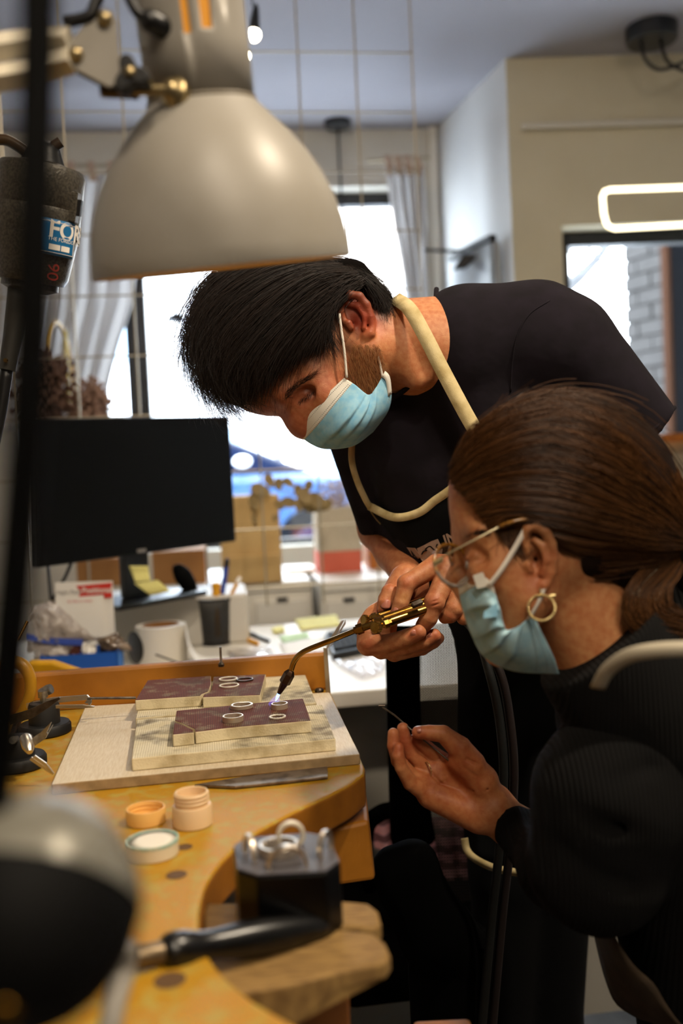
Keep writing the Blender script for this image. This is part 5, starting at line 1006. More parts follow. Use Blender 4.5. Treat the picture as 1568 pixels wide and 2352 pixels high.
def surfz(x, y, d0=HD, bvh=None, dz=1):
    hit = (bvh or BVM).ray_cast(Vector(CO), Vector(nv(ray(x, y))))
    if hit[0] is None: return 100
    d = -((np.array(hit[0])-CO)@CR)[2]; return (d0-d)/(d0/F)+dz
fuzz('beard', [(812, 790), (870, 790), (892, 850), (890, 905), (850, 915), (800, 880), (790, 850)], 1500, lambda x, y: surfz(x, y), 14, (.35, .9), BEARD, man)
fuzz('eyebrow', [(648, 920), (656, 898), (690, 873), (730, 852), (728, 858), (698, 880), (668, 902), (656, 924)], 190, lambda x, y: surfz(x, y), 16, (.75, -.6), BROW, man, .00017)
fuzz('eyelashes', [(684, 922), (700, 908), (722, 895), (724, 900), (704, 916), (690, 926)], 70, lambda x, y: surfz(x, y), 7, (-.3, .95), BROW, man, .00016)
fuzz('far_eyebrow', [(586, 942), (622, 944), (630, 954), (606, 952)], 120, lambda x, y: 30, 10, (.8, .5), BROW, man, .0002)
# mask
def mask(par, d0, Tp, Bp, Cp, Sp, band, bul, far, pleats, mats=None, n=44, m=72):
    u_ = d0/F; f = lambda L: [P(x, y, d0-z*u_) for x, y, z in L]
    G = coons(f(Tp), f(Bp), f(Cp), f(Sp), n, m); i = np.linspace(0, 1, m)[:, None]; j = np.linspace(0, 1, n)[None]
    G[..., 2] += (np.sin(PI*i)*np.sin(PI*np.minimum(1, j*.9+.1)))*bul*u_
    for p_, w, amp in pleats: pp_ = p_+.05*(j-.5); G[..., 2] += amp*u_*np.where(i < pp_, np.clip(1-(pp_-i)/w, 0, 1), np.clip(1-(i-pp_)*m/1.5, 0, 1))*np.clip(1.5-1.35*j, 0, 1)*np.clip(4*j, .35, 1)
    G = cw(G); k = int(band*m); root = None
    b = B(); b.grid(G[k:]); o = obj('mask', b, mats or MASKB, par, smooth=180, solid=.0012)
    b = B(); b.grid(G[:k+1]); obj('nose_band', b, MASKW, o, smooth=180, solid=.0016)
    return o, G
Tp = [(680, 985, 66), (710, 952, 124), (748, 909, 150), (790, 868, 152)]; Bp = [(856, 992, 40), (890, 945, 80), (898, 900, 100), (884, 852, 118)]
Cp = [(680, 985, 52), (700, 1010, 58), (735, 1029, 66), (775, 1031, 66), (815, 1022, 58), (856, 992, 40)]; Sp = [(790, 868, 140), (815, 884, 142), (845, 907, 134), (862, 892, 128), (884, 852, 118)]
mo_, MG = mask(man, HD, Tp, Bp, Cp, Sp, .20, 26, None, [(.42, .12, 13), (.58, .12, 13), (.74, .12, 12)])
def stitches(G, rows, par, cols_=(1, -1), r=.0007, nrm=None):
    for rr in rows:
        i = rr*(G.shape[0]-1); i0 = int(i); f = i-i0; L = G[i0]*(1-f)+G[min(i0+1, G.shape[0]-1)]*f; L = cr(L, 40); b = B()
        for q in range(2, 38):
            b.ball(L[q]+CR[:, 2]*.0008, r, 5)
        obj('stitching', b, STITCH, par, kind='stuff')
stitches(MG, [.04, .15, .185], mo_)
f = lambda L: [W(x, y, HD-z*u) for x, y, z in L]
b = B(); b.tube(cr(f([(779, 720, 152), (784, 760, 150), (791, 810, 150), (796, 868, 144)]), 20), .0017, 6); obj('ear_loop', b, LOOPW, mo_, smooth=180)
b = B(); b.tube(cr(f([(848, 765, 140), (862, 800, 134), (872, 835, 130), (878, 866, 124)]), 16), .0015, 6); obj('ear_loop', b, LOOPW, mo_, smooth=180)
b = B(); G = np.array([f([(884, 852, 122), (893, 862, 118), (897, 880, 112), (899, 905, 104)]), f([(876, 866, 124), (884, 872, 122), (888, 888, 116), (890, 910, 108)])]); b.grid(np.array([cr(g, 10) for g in G])); obj('side_hem', b, MASKW, mo_, smooth=180, solid=.0014)
# t-shirt
t = Sdf(1.22, .0045)
t.chain([(1075, 785, 30, 128), (1230, 785, 40, 130), (1290, 802, 50, 118)], k=30); t.cap((1290, 802, 50), 122, (1492, 992, 30), 76, k=14, flat=True)
t.chain([(1070, 830, 0, 150), (1180, 1050, -120, 240), (1220, 1300, -220, 230), (1235, 1520, -330, 200)], k=40)
t.chain([(1075, 860, -30, 120), (930, 960, -120, 120), (880, 1020, -170, 100)], k=40); t.cap((830, 1000, -180), 86, (872, 1222, -200), 50, k=20, flat=True)
t.cap((1000, 1060, -110), 160, (1060, 1240, -160), 170, k=40)
for q in ([(1100, 690, 118), (1150, 740, 150), (1130, 850, 160)], [(1260, 700, 120), (1200, 790, 165), (1180, 900, 170)], [(1300, 720, 130), (1240, 820, 168), (1220, 920, 165)]):
    pass
t.cap((960, 790, 0), 112, (1004, 806, 0), 118, k=6, sub=True)
V, Q = t.build(3); shirt = npobj('t_shirt', V, Q, SHIRT, man)
b = B(); b.tube(cr([W(x, y, 1.22-z*1.22/F) for x, y, z in [(1002, 664, 20), (1000, 700, 80), (998, 750, 120), (990, 800, 130), (970, 850, 115), (930, 895, 80), (900, 915, 40)]], 30), .0032, 8); obj('collar', b, SHIRT, shirt, smooth=180)
BVS = BVHTree.FromPolygons(V.tolist(), Q.tolist())
def onsurf(L, bvh, lift): 
    out = []
    for x, y in L:
        r_ = nv(ray(x, y)); hit = bvh.ray_cast(Vector(CO), Vector(r_))
        if hit[0] is not None: out.append(np.array(hit[0])-r_*lift)
    return np.array(out)
for L in ([(1262, 690), (1215, 722), (1188, 770), (1176, 830), (1172, 900)],):
    b = B(); b.tube(onsurf(cr(np.array([(x, y, 0) for x, y in L], float), 30)[:, :2], BVS, .0002), .0011, 6); obj('seam', b, SHIRT, shirt, smooth=180)
b = B(); b.tube(cr([W(x, y, 1.22-z*1.22/F) for x, y, z in [(1548, 936, 30), (1530, 955, 90), (1495, 990, 105), (1450, 1030, 70)]], 16), .003, 8); obj('sleeve_hem', b, SHIRT, shirt, smooth=180)
# trousers
tr = Sdf(1.5, .007)
tr.chain([(1215, 1480, 0, 150), (1225, 1620, -20, 150)], k=40); tr.chain([(1190, 1650, 0, 105), (1165, 2000, 20, 84), (1150, 2380, 0, 66), (1140, 2560, 0, 60)], k=30); tr.chain([(1265, 1650, -20, 105), (1275, 2000, -20, 84), (1270, 2380, -40, 66), (1265, 2560, -40, 60)], k=30)
V, Q = tr.build(2); npobj('trousers', V, Q, mk('black_trousers', '#030405', .9, spec=.2), man)
for x, y, z in ((1135, 2600, 0), (1258, 2600, -40)):
    b = B(); c = W(x, y, 1.5-z*1.5/F); c = flat(c, 0); b.ball(c+UP*.045-RX*.04, .06, 14, sc=(2.1, .8, .75)); obj('shoe', b, BLACKP, man, smooth=180)
# apron
AD = 1.20; fa = lambda L: [P(x, y, d) for x, y, d in L]
G = coons(fa([(848, 1163, 1.285), (905, 1190, 1.235), (960, 1180, 1.215), (1035, 1125, 1.19), (1120, 1060, 1.16)]), fa([(985, 1360, 1.25), (1060, 1400, 1.22), (1130, 1420, 1.20), (1200, 1440, 1.18), (1270, 1450, 1.18)]), fa([(848, 1163, 1.285), (895, 1230, 1.28), (945, 1290, 1.265), (985, 1360, 1.25)]), fa([(1120, 1060, 1.16), (1180, 1180, 1.16), (1230, 1310, 1.17), (1270, 1450, 1.18)]), 40, 24)
i = np.linspace(0, 1, 24)[:, None]; j = np.linspace(0, 1, 40)[None]; G[..., 2] += .010*np.sin(j*9+1)*i*(1-.3*i); BIB = cw(G)
ap = obj('apron', B().grid(BIB), APRON, man, smooth=180, solid=.0012)
G = coons(fa([(985, 1360, 1.25), (1060, 1400, 1.22), (1130, 1420, 1.20), (1200, 1440, 1.18), (1300, 1450, 1.18)]), fa([(1068, 1945, 1.33), (1130, 1990, 1.30), (1220, 2010, 1.29), (1330, 2015, 1.29)]), fa([(985, 1360, 1.25), (1045, 1480, 1.30), (1052, 1700, 1.33), (1068, 1945, 1.33)]), fa([(1300, 1450, 1.18), (1330, 1650, 1.26), (1335, 1850, 1.29), (1330, 2015, 1.29)]), 40, 30)
G[..., 2] += .012*np.sin(np.linspace(0, 1, 40)[None]*12)*np.linspace(0, 1, 30)[:, None]; SKT = cw(G)
obj('apron_skirt', B().grid(SKT), APRON, ap, smooth=180, solid=.0012)
def band(pts, w, nm, par=None, mat=CREAM, th=.0016, n=40, tw=None):
    p = cr([W(*q) for q in pts], n); t_ = np.gradient(p, axis=0); t_ /= np.linalg.norm(t_, axis=1)[:, None]; vv = CR[:, 2] if tw is None else nv(CR@np.array(tw, float)); sdir = np.cross(t_, vv); sdir /= np.linalg.norm(sdir, axis=1)[:, None]
    b = B(); b.grid(np.stack([p-sdir*w/2, p+sdir*w/2], 1)); return obj(nm, b, mat, par or ap, smooth=180, solid=th)
band([(905, 684, 1.165), (940, 710, 1.128), (975, 770, 1.118), (1008, 835, 1.118), (1045, 905, 1.115), (1072, 955, 1.115), (1098, 1000, 1.115)], .0175, 'neck_strap')
band([(1098, 1000, 1.115), (1115, 1040, 1.12), (1122, 1062, 1.15)], .0175, 'neck_strap')
band([(808, 1015, 1.225), (808, 1060, 1.225), (820, 1105, 1.24), (838, 1145, 1.262), (850, 1166, 1.28)], .0085, 'neck_strap', tw=(.5, 0, 1))
band([(848, 1163, 1.28), (905, 1188, 1.23), (960, 1178, 1.21), (998, 1150, 1.198), (1035, 1124, 1.183), (1118, 1058, 1.152)], .0105, 'top_binding')
band([(838, 1145, 1.27), (850, 1172, 1.284), (862, 1190, 1.284), (874, 1204, 1.283)], .0016, 'side_binding')
band([(1066, 1925, 1.314), (1072, 1952, 1.310), (1090, 1972, 1.300), (1130, 1992, 1.282), (1180, 2003, 1.276), (1250, 2012, 1.272)], .010, 'hem_binding')
PRINT = mk('apron_print', '#a58a78', .8)
def bibpt(x, y, lift=.0022):
    c = pix(BIB.reshape(-1, 3)); dd_ = ((c-np.array([x, y]))**2).sum(1); k = np.argsort(dd_)[:4]; d = -((BIB.reshape(-1, 3)[k]-CO)@CR)[:, 2].mean(); return W(x, y, d-lift)
xd = nv(bibpt(1046, 1216)-bibpt(1008, 1234)); yd = nv(bibpt(1000, 1222)-bibpt(1010, 1252))
text('IN', .0195, bibpt(1023, 1254, .004), xd, yd, PRINT, 'lettering', ap, bold=.03); text('L', .019, bibpt(1052, 1276, .004), xd, yd, PRINT, 'lettering', ap, bold=.03)
b = B(); q = [(957, 1260), (972, 1253), (990, 1243), (1005, 1238), (1016, 1262), (1012, 1290), (975, 1296), (966, 1284)]; b.add([bibpt(x, y, .003) for x, y in q], [tuple(range(len(q)))]); lg = obj('printed_patch', b, PRINT, ap, solid=.0004)
for q in ([(976, 1262), (983, 1256), (988, 1255), (996, 1262), (1002, 1264)], [(968, 1273), (972, 1267), (980, 1264)], [(1004, 1250), (1002, 1256), (1008, 1260), (1014, 1258)]):
    b = B(); b.tube(cr([bibpt(x, y, .0038) for x, y in q], 10), .0009, 5); obj('print_line', b, APRON, lg)
b = B(); q = [(921, 1252), (936, 1258), (953, 1259), (967, 1280), (958, 1284), (946, 1276), (930, 1262)]; b.add([bibpt(x, y, .003) for x, y in q], [tuple(range(len(q)))]); lg = obj('printed_patch', b, PRINT, ap, solid=.0004)
text('A', .017, bibpt(948, 1276, .0042), nv(bibpt(962, 1283)-bibpt(946, 1270)), nv(bibpt(938, 1256)-bibpt(950, 1274)), APRON, 'lettering', lg, bold=.03)
# ================================================================ torch
root = T('brass_torch', 'brass torch with bent neck and small blue flame, held by the man', 'torch', W(640, 1600, 1.095))
pth = cr([W(x, y, d) for x, y, d in [(668, 1540, 1.085), (676, 1518, 1.082), (690, 1502, 1.079), (712, 1490, 1.077), (760, 1471, 1.072), (824, 1445, 1.066)]], 40); b = B(); b.tube(pth, .0031, 14); obj('neck_tube', b, BRASS, root, smooth=180)
tp_ = W(640, 1593, 1.092); e = W(668, 1541, 1.085); ax = nv(e-tp_); L_ = np.linalg.norm(e-tp_); BRONZE = mk('bronze_tip', '#4a3526', .3, .9)
b = B(); b.lathe(tp_, ax, [(0, .0018), (.001, .0026), (L_*.45, .0046), (L_*.47, .0052)], 20); obj('nozzle', b, BRONZE, root, smooth=40)
b = B(); b.lathe(tp_+ax*L_*.46, ax, [(0, .0058), (.001, .0066), (L_*.40, .0064), (L_*.52, .0044), (L_*.56, .0034)], 6); obj('nozzle_nut', b, BRONZE, root, smooth=20)
def bl(p0, p1, d0, d1, prof, nm, n=20, sm=40, par=None, mat=BRASS):
    a, e = W(*p0, d0), W(*p1, d1); x = nv(e-a); L = np.linalg.norm(e-a); b = B(); b.lathe(a, x, [(t*L, r*d0/F) for t, r in prof], n); return obj(nm, b, mat, par or root, smooth=sm)
bl((812, 1450), (836, 1441), 1.066, 1.064, [(0, 6), (.08, 9), (.3, 9), (.32, 12.5), (.85, 12.5), (.9, 9), (1, 8)], 'hex_nut', 6, 20)
bl((834, 1442), (866, 1430), 1.064, 1.062, [(0, 8), (1, 9)], 'mixer_tube')
bl((858, 1433), (885, 1424), 1.062, 1.060, [(0, 10), (.2, 13), (.8, 13), (1, 10)], 'valve_body', 8, 20)
bl((880, 1422), (1010, 1378), 1.062, 1.083, [(0, 10), (1, 11)], 'handle_tube'); bl((872, 1414), (1000, 1370), 1.085, 1.099, [(0, 9), (1, 9.5)], 'handle_tube'); bl((884, 1432), (1012, 1388), 1.050, 1.084, [(0, 10.5), (.05, 11.5), (1, 11.5)], 'handle_tube')
def knob(px, py, d, axd, r, th):
    c = W(px, py, d); x = nv(CR@np.array(axd, float)); b = B(); n = 40; uu = nv(np.cross(x, CR[:, 1])); ww = np.cross(x, uu); V = []
    for hh_, rr in ((-th/2, r*.86), (-th/2*.8, r), (th/2*.8, r), (th/2, r*.86), (th/2, .001)):
        for k in range(n): a = 2*PI*k/n; q = rr*(1+(.06 if k % 2 else -.05) if rr > r*.9 else 1); V.append(c+x*hh_+q*(math.cos(a)*uu+math.sin(a)*ww))
    f_ = [(i*n+j, i*n+(j+1) % n, (i+1)*n+(j+1) % n, (i+1)*n+j) for i in range(4) for j in range(n)]; b.add(V, f_+[tuple(range(n))[::-1], tuple(range(4*n, 5*n))]); return obj('valve_knob', b, BRASS, root, smooth=25)
knob(838, 1424, 1.070, (-.75, .1, .6), .0056, .0055); knob(864, 1441, 1.040, (-.7, .05, .7), .0066, .007)
bl((846, 1421), (872, 1413), 1.070, 1.068, [(0, 5), (.3, 8), (.35, 9.5), (.75, 9.5), (.8, 7), (1, 8)], 'valve_stem', 8, 20); bl((874, 1436), (898, 1428), 1.044, 1.046, [(0, 6), (.3, 10), (.35, 12), (.75, 12), (.8, 10), (1, 10)], 'valve_stem', 8, 20)
bl((946, 1392), (968, 1382), 1.055, 1.06, [(0, 6), (.1, 7.5), (1, 7.5)], 'steel_clip', 4, 10, mat=DARKST)
FLM = bpy.data.materials.new('flame'); FLM.use_nodes = True; nt = FLM.node_tree; nt.nodes.remove(nt.nodes['Principled BSDF']); em = nt.nodes.new('ShaderNodeEmission'); em.inputs[0].default_value = (.08, .35, 1, 1); em.inputs[1].default_value = 2.5; tr_ = nt.nodes.new('ShaderNodeBsdfTransparent'); mx = nt.nodes.new('ShaderNodeAddShader'); nt.links.new(em.outputs[0], mx.inputs[0]); nt.links.new(tr_.outputs[0], mx.inputs[1]); nt.links.new(mx.outputs[0], nt.nodes['Material Output'].inputs[0])
FL2 = FLM.copy(); FL2.node_tree.nodes['Emission'].inputs[0].default_value = (.16, .12, .8, 1); FL2.node_tree.nodes['Emission'].inputs[1].default_value = .22
e2 = W(632, 1612, 1.094); b = B(); b.lathe(tp_, nv(e2-tp_), [(0, .0016), (.003, .0018), (.007, .0012), (.010, .0003)], 14); fl_ = obj('flame', b, FLM, root, smooth=180)
b = B(); b.lathe(tp_+nv(e2-tp_)*.003, nv(e2-tp_), [(0, .002), (.006, .005), (.013, .0065), (.018, .0035)], 16); obj('outer_flame', b, FL2, fl_, smooth=180)
HOSE1 = mk('hose_green_black', '#070b0a', .6); HOSE2 = mk('hose_dark_red', '#170a08', .6)
for off, m, lb, dd_ in ((0, HOSE1, 'blackish green gas hose hanging from the torch in front of the black apron', 1.075), (24, HOSE2, 'dark red gas hose hanging beside the blackish green one', 1.08)):
    p = [(968, 1396, dd_+.01), (1030, 1400, dd_+.10), (1090, 1450, dd_+.09), (1122+off, 1540, dd_+.07), (1146+off, 1650, dd_+.07), (1156+off, 1780, dd_+.07), (1146+off, 1950, dd_+.08), (1130+off, 2100, dd_+.09), (1112+off, 2300, dd_+.1), (1095+off, 2500, dd_+.12)]
    b = B(); b.tube(cr([W(*q) for q in p], 60), .0055, 10); o = obj('gas_hose', b, m, smooth=180); tag(o, lb, 'hose')
# ================================================================ the woman
WD = .86; uw = WD/F
h = Sdf(WD, .0014)
h.ell((1308, 1112, 0), (205, 182, 166), 14, k=10)
h.ell((1180, 1190, 20), (140, 170, 140), 8, k=40)
h.cap((1120, 1120, 0), 88, (1120, 1150, 60), 80, k=40)
h.cap((1072, 1232, 20), 26, (1105, 1222, 118), 30, k=26)
h.cap((1062, 1262, 20), 16, (1050, 1330, 20), 26, k=14)
h.cap((1050, 1330, 20), 26, (1062, 1350, 22), 22, k=8)
h.cap((1130, 1310, 100), 56, (1110, 1370, 60), 40, k=34)
h.cap((1105, 1380, 20), 46, (1150, 1450, 20), 52, k=30)
h.cap((1215, 1370, 118), 50, (1170, 1455, 70), 48, k=30)
h.cap((1170, 1455, 70), 48, (1150, 1490, 20), 42, k=20)
h.ell((1190, 1300, 96), (80, 110, 64), 0, k=40)
h.cap((1285, 1270, 80), 80, k=30)
h.cap((1300, 1330, 0), 116, (1420, 1560, -20), 118, k=40)
h.ell((1092, 1280, 140), (28, 18, 18), 10, k=14, sub=True)
h.cap((1094, 1280, 104), 20, k=4)
h.chain([(1072, 1282, 108, 4), (1092, 1276, 121, 4.5), (1116, 1282, 120, 4)], k=6)
# ear
h.ell((1238, 1278, 148), (36, 68, 14), 4, k=8)
h.chain([(1212, 1270, 164, 7), (1204, 1240, 170, 10), (1212, 1216, 176, 12), (1232, 1208, 180, 12.5), (1252, 1220, 180, 12), (1266, 1250, 176, 11), (1271, 1284, 172, 10.5), (1266, 1316, 168, 10), (1255, 1340, 164, 10)], k=4)
h.cap((1246, 1344, 162), 14, (1238, 1356, 160), 12, k=7)
h.chain([(1228, 1240, 168, 8), (1246, 1256, 174, 9), (1252, 1286, 174, 9), (1246, 1318, 168, 9)], k=4)
h.ell((1230, 1288, 176), (13, 27, 24), -4, k=4, sub=True); h.ell((1218, 1238, 184), (8, 22, 13), 22, k=3, sub=True); h.cap((1232, 1284, 146), 8, k=4, sub=True)
h.cap((1212, 1298, 166), 9, (1217, 1310, 165), 8, k=4)
HV2, HQ2 = h.build(2)
# hand holding the pick
DH = 1.0
g = Sdf(DH, .0008)
g.chain([(1170, 1895, -4, 50), (1128, 1852, 0, 54)], k=16); g.cap((1105, 1795, 12), 40, (1062, 1750, 18), 36, k=20); g.cap((1100, 1872, 6), 42, (990, 1826, 8), 32, k=18)
g.ell((1040, 1800, -8), (76, 52, 26), 25, k=20)
g.chain([(1080, 1755, 24, 34), (1055, 1718, 30, 27), (1018, 1686, 34, 19.5), (985, 1683, 34, 17), (960, 1682, 33, 14.5)], k=2.5, root=9)
g.chain([(1045, 1768, -24, 26), (1010, 1744, -24, 20), (982, 1720, -14, 17), (956, 1698, -2, 15)], k=2.5, root=9)
g.chain([(1005, 1785, -16, 24), (975, 1760, -12, 18.5), (945, 1732, -6, 16.5), (930, 1700, 0, 15.5), (925, 1673, 2, 13.5)], k=2, root=9)
g.chain([(985, 1800, 0, 24), (945, 1783, 10, 18), (914, 1747, 22, 16), (904, 1712, 26, 15), (903, 1685, 24, 13)], k=2, root=9)
g.chain([(978, 1818, 12, 24), (942, 1798, 32, 17), (921, 1762, 48, 14.5), (914, 1735, 52, 14), (915, 1717, 50, 12)], k=2, root=9)
g.ell((1032, 1792, 40), (54, 17, 20), 38, k=14, sub=True)
for q in ([(1012, 1758, 16), (1022, 1795, 18), (1075, 1815, 34), (1118, 1812, 46)], [(985, 1772, 14), (1012, 1800, 16), (1060, 1814, 26)], [(1128, 1812, 54), (1152, 1850, 56)], [(1060, 1762, 60), (1092, 1782, 58)], [(1072, 1744, 56), (1100, 1756, 54)], [(1080, 1778, 60), (1114, 1792, 54)], [(1090, 1850, 50), (1060, 1826, 42)]):
    for a, c in zip(q[:-1], q[1:]): g.cap(a, 2.2, c, 2.2, k=6, sub=True)
GA = g.build(1)
ar = Sdf(1.0, .004); ar.chain([(1150, 1874, 0, 46), (1230, 1925, 10, 52), (1390, 2030, 60, 62)], k=20); ar.chain([(1450, 1580, 90, 130), (1600, 1760, 90, 160), (1700, 2100, 70, 170)], k=30); AR2 = ar.build(1)
woman = T('person', 'woman with brown hair tied back, glasses, hoop earring and mask, leaning in', 'person', flat(W(1500, 2300, .95), 0))
V, Q = join([(HV2, HQ2), GA, AR2])
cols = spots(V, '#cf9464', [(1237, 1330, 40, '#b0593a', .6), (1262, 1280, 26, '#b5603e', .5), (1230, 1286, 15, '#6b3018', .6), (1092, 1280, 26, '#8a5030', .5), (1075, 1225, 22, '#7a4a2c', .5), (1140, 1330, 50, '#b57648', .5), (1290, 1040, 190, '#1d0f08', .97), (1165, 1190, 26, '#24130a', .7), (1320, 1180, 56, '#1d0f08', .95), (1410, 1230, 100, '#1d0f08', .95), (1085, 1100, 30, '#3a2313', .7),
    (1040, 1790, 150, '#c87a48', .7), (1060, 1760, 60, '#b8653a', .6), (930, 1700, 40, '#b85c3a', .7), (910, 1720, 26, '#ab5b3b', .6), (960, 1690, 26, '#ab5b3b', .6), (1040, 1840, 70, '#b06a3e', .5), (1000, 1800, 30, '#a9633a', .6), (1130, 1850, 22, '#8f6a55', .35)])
npobj('body', V, Q, SKIN, woman, col=cols)
nail(962, 1671, DH-44*DH/F, 8, 11, 6, woman, (-.1, .8, .45))
# hair
WH = hairmat('strand_brown', '#24150a', '#6d4624', .36)
hb = Sdf(WD, .003); hb.ell((1312, 1095, -5), (238, 188, 178), 10, k=10); hb.cap((1150, 1085, 20), 104, (1120, 1090, 70), 70, k=50); hb.cap((1420, 1180, 45), 118, (1560, 1250, 0), 40, k=40); hb.cap((1300, 1180, 110), 60, (1330, 1270, 100), 56, k=30); hb.cap((1330, 1270, 90), 50, (1440, 1300, 60), 50, k=30); hb.cap((1590, 1270, 0), 40, (1590, 1330, 10), 40, k=30)
hb.ell((1150, 1290, 110), (108, 112, 150), 4, k=20, sub=True); hb.ell((1060, 1250, 60), (70, 130, 200), 0, k=20, sub=True); hb.ell((1240, 1300, 180), (52, 90, 70), 0, k=14, sub=True)
V, Q = hb.build(3); whair = npobj('hair', V, Q, mk('hair_base', '#170b05', .8, spec=.1), woman)
T_ = (1578, 1245, 40)
fam = [[(1045, 1075, 0), (1110, 975, 10), (1270, 908, 10), (1440, 950, 10), (1545, 1090, 10), (1590, 1230, 20)], [(1034, 1085, 40), (1100, 985, 80), (1260, 920, 90), (1430, 975, 90), (1535, 1110, 70), T_], [(1032, 1095, 70), (1110, 1010, 130), (1260, 955, 150), (1410, 1010, 150), (1520, 1130, 100), T_],
    [(1036, 1110, 100), (1120, 1050, 160), (1260, 1010, 184), (1400, 1060, 178), (1510, 1160, 120), T_], [(1048, 1128, 122), (1140, 1088, 172), (1270, 1075, 198), (1390, 1115, 190), (1500, 1185, 130), T_], [(1068, 1150, 140), (1150, 1125, 178), (1270, 1125, 200), (1390, 1160, 192), (1500, 1205, 136), T_],
    [(1092, 1180, 150), (1165, 1165, 178), (1270, 1170, 198), (1390, 1195, 188), (1500, 1222, 136), T_], [(1122, 1212, 156), (1190, 1190, 178), (1275, 1200, 192), (1390, 1222, 178), (1500, 1238, 132), T_], [(1262, 1215, 172), (1290, 1240, 176), (1330, 1256, 168), (1400, 1258, 150), (1500, 1256, 116), T_],
    [(1285, 1260, 150), (1310, 1290, 146), (1360, 1300, 130), (1430, 1295, 110), (1510, 1275, 90), T_], [(1300, 1300, 130), (1340, 1330, 120), (1400, 1325, 100), (1460, 1310, 90), (1520, 1285, 70), T_]]
S1 = np.concatenate([hairs(fam, 6500, WD, 16, 5, 8, cut=(.9, 1), cl=5), hairs(fam[:5], 900, WD, 16, 12, 14, lift=4, cut=(.5, 1)), hairs(fam[:4], 130, WD, 16, 16, 30, lift=6, cut=(.3, .7))])
strands('hair_strands', S1, .00030, .00022, WH, whair, 'stuff')
tail = [[(1570, 1250, 60), (1500, 1290, 90), (1450, 1340, 120), (1428, 1390, 130), (1450, 1440, 130), (1510, 1470, 120), (1600, 1490, 110)], [(1575, 1260, 60), (1520, 1320, 90), (1480, 1370, 110), (1490, 1420, 120), (1530, 1440, 120), (1620, 1450, 110)][:6]+[(1640, 1450, 110)], [(1580, 1270, 60), (1560, 1320, 80), (1540, 1350, 90), (1540, 1390, 100), (1570, 1410, 100), (1600, 1420, 100), (1650, 1420, 100)]]
S2 = hairs(tail, 320, WD, 20, 5, 10, cut=(.7, 1)); strands('ponytail_strands', S2, .0003, .0002, WH, whair, 'stuff')
b = B(); c = P(1572, 1248, WD-50*uw); b.ball(cw(c), .018, 14, sc=(.7, 1, 1.3)); obj('hair_tie', b, BLACKP, whair, smooth=180)
BVW = BVHTree.FromPolygons(HV2.tolist(), HQ2.tolist())
fuzz('eyebrow', [(1058, 1236), (1090, 1218), (1120, 1222), (1118, 1230), (1090, 1228), (1062, 1244)], 160, lambda x, y: surfz(x, y, WD, BVW), 14, (.9, -.2), BROW, woman, .00018, WD)
fuzz('temple_hair', [(1118, 1195), (1192, 1190), (1190, 1262), (1176, 1270), (1150, 1240)], 600, lambda x, y: surfz(x, y, WD, BVW), 40, (.6, .5), WH, woman, .00022, WD)
# mask
Tp = [(1052, 1338, 52), (1080, 1318, 104), (1105, 1318, 140), (1130, 1340, 160)]; Sp = [(1130, 1340, 160), (1148, 1400, 172), (1162, 1446, 158), (1196, 1434, 156), (1224, 1410, 150)]
Cp = [(1052, 1338, 52), (1062, 1400, 60), (1086, 1466, 62), (1115, 1510, 62), (1180, 1540, 56), (1284, 1548, 60)]; Bp = [(1284, 1548, 60), (1272, 1510, 100), (1245, 1455, 132), (1224, 1410, 150)]
wm, WG = mask(woman, WD, Tp, Bp, Cp, Sp, .10, 20, None, [(.24, .10, 18), (.42, .10, 22), (.58, .10, 22), (.74, .12, 18)], mk('mask_pale_blue', '#93bccd', .8, col2='#a6c8d2', vs=120, sss=.1))
stitches(WG, [.90, .95], wm, r=.0005)
fw = lambda L: [W(x, y, WD-z*uw) for x, y, z in L]
b = B(); b.ribbon(cr(fw([(1208, 1212, 178), (1180, 1262, 180), (1150, 1310, 178), (1122, 1346, 170)]), 16), CR[:, 0]*.8-CR[:, 1]*.2, .0052); obj('ear_loop', b, LOOPW, wm, smooth=180, solid=.0012)
b = B(); b.ribbon(cr(fw([(1248, 1352, 172), (1236, 1384, 172), (1214, 1422, 164)]), 10), CR[:, 0]*.8+CR[:, 1]*.4, .0052); obj('ear_loop', b, LOOPW, wm, smooth=180, solid=.0012)
G = np.array([fw([(1086, 1322, 150), (1108, 1314, 158)]), fw([(1096, 1352, 156), (1122, 1346, 166)])]); obj('corner_tag', B().grid(G), MASKW, wm, solid=.0012)
G = np.array([fw([(1112, 1404, 172), (1142, 1384, 178)]), fw([(1110, 1420, 174), (1142, 1416, 180)])]); obj('fold_flap', B().grid(G), MASKB, wm, solid=.0012)
# glasses
TORT = mk('tortoise', '#3a2008', .2, col2='#a8742a', vs=140, coat=.5); CLEARF = mk('clear_frame', '#b9aca0', .15, trans=.6); LENS = glassmat('lens', '#f4f4f4', .15); GOLD = mk('pale_gold', '#cbb684', .25, .9)
gl = T('glasses', 'round glasses with clear and tortoiseshell rims worn low by the woman', 'glasses', W(1060, 1345, WD-100*uw)); gl.parent = None
def lens(cx, cy, rx, ry, a, zc, ztilt, nm):
    A = math.radians(a); pts = []
    for t in np.arange(49)*2*PI/48:
        x, y = rx*math.cos(t), ry*math.sin(t); X, Y = x*math.cos(A)-y*math.sin(A), x*math.sin(A)+y*math.cos(A); pts.append(W(cx+X, cy+Y, WD-(zc+ztilt*x/rx)*uw))
    pts = np.array(pts); b = B(); b.tube(pts[24:49], .0016, 8); o = obj(nm, b, TORT, gl, smooth=180); b = B(); b.tube(pts[:26], .0016, 8); obj('lower_rim', b, CLEARF, o, smooth=180)
    b = B(); b.add(pts[:-1], [tuple(range(48))]); obj('lens', b, LENS, o, solid=.0008)
lens(1038, 1298, 38, 50, -28, 120, -50, 'rim'); lens(1058, 1286, 22, 40, -25, -10, -40, 'far_rim')
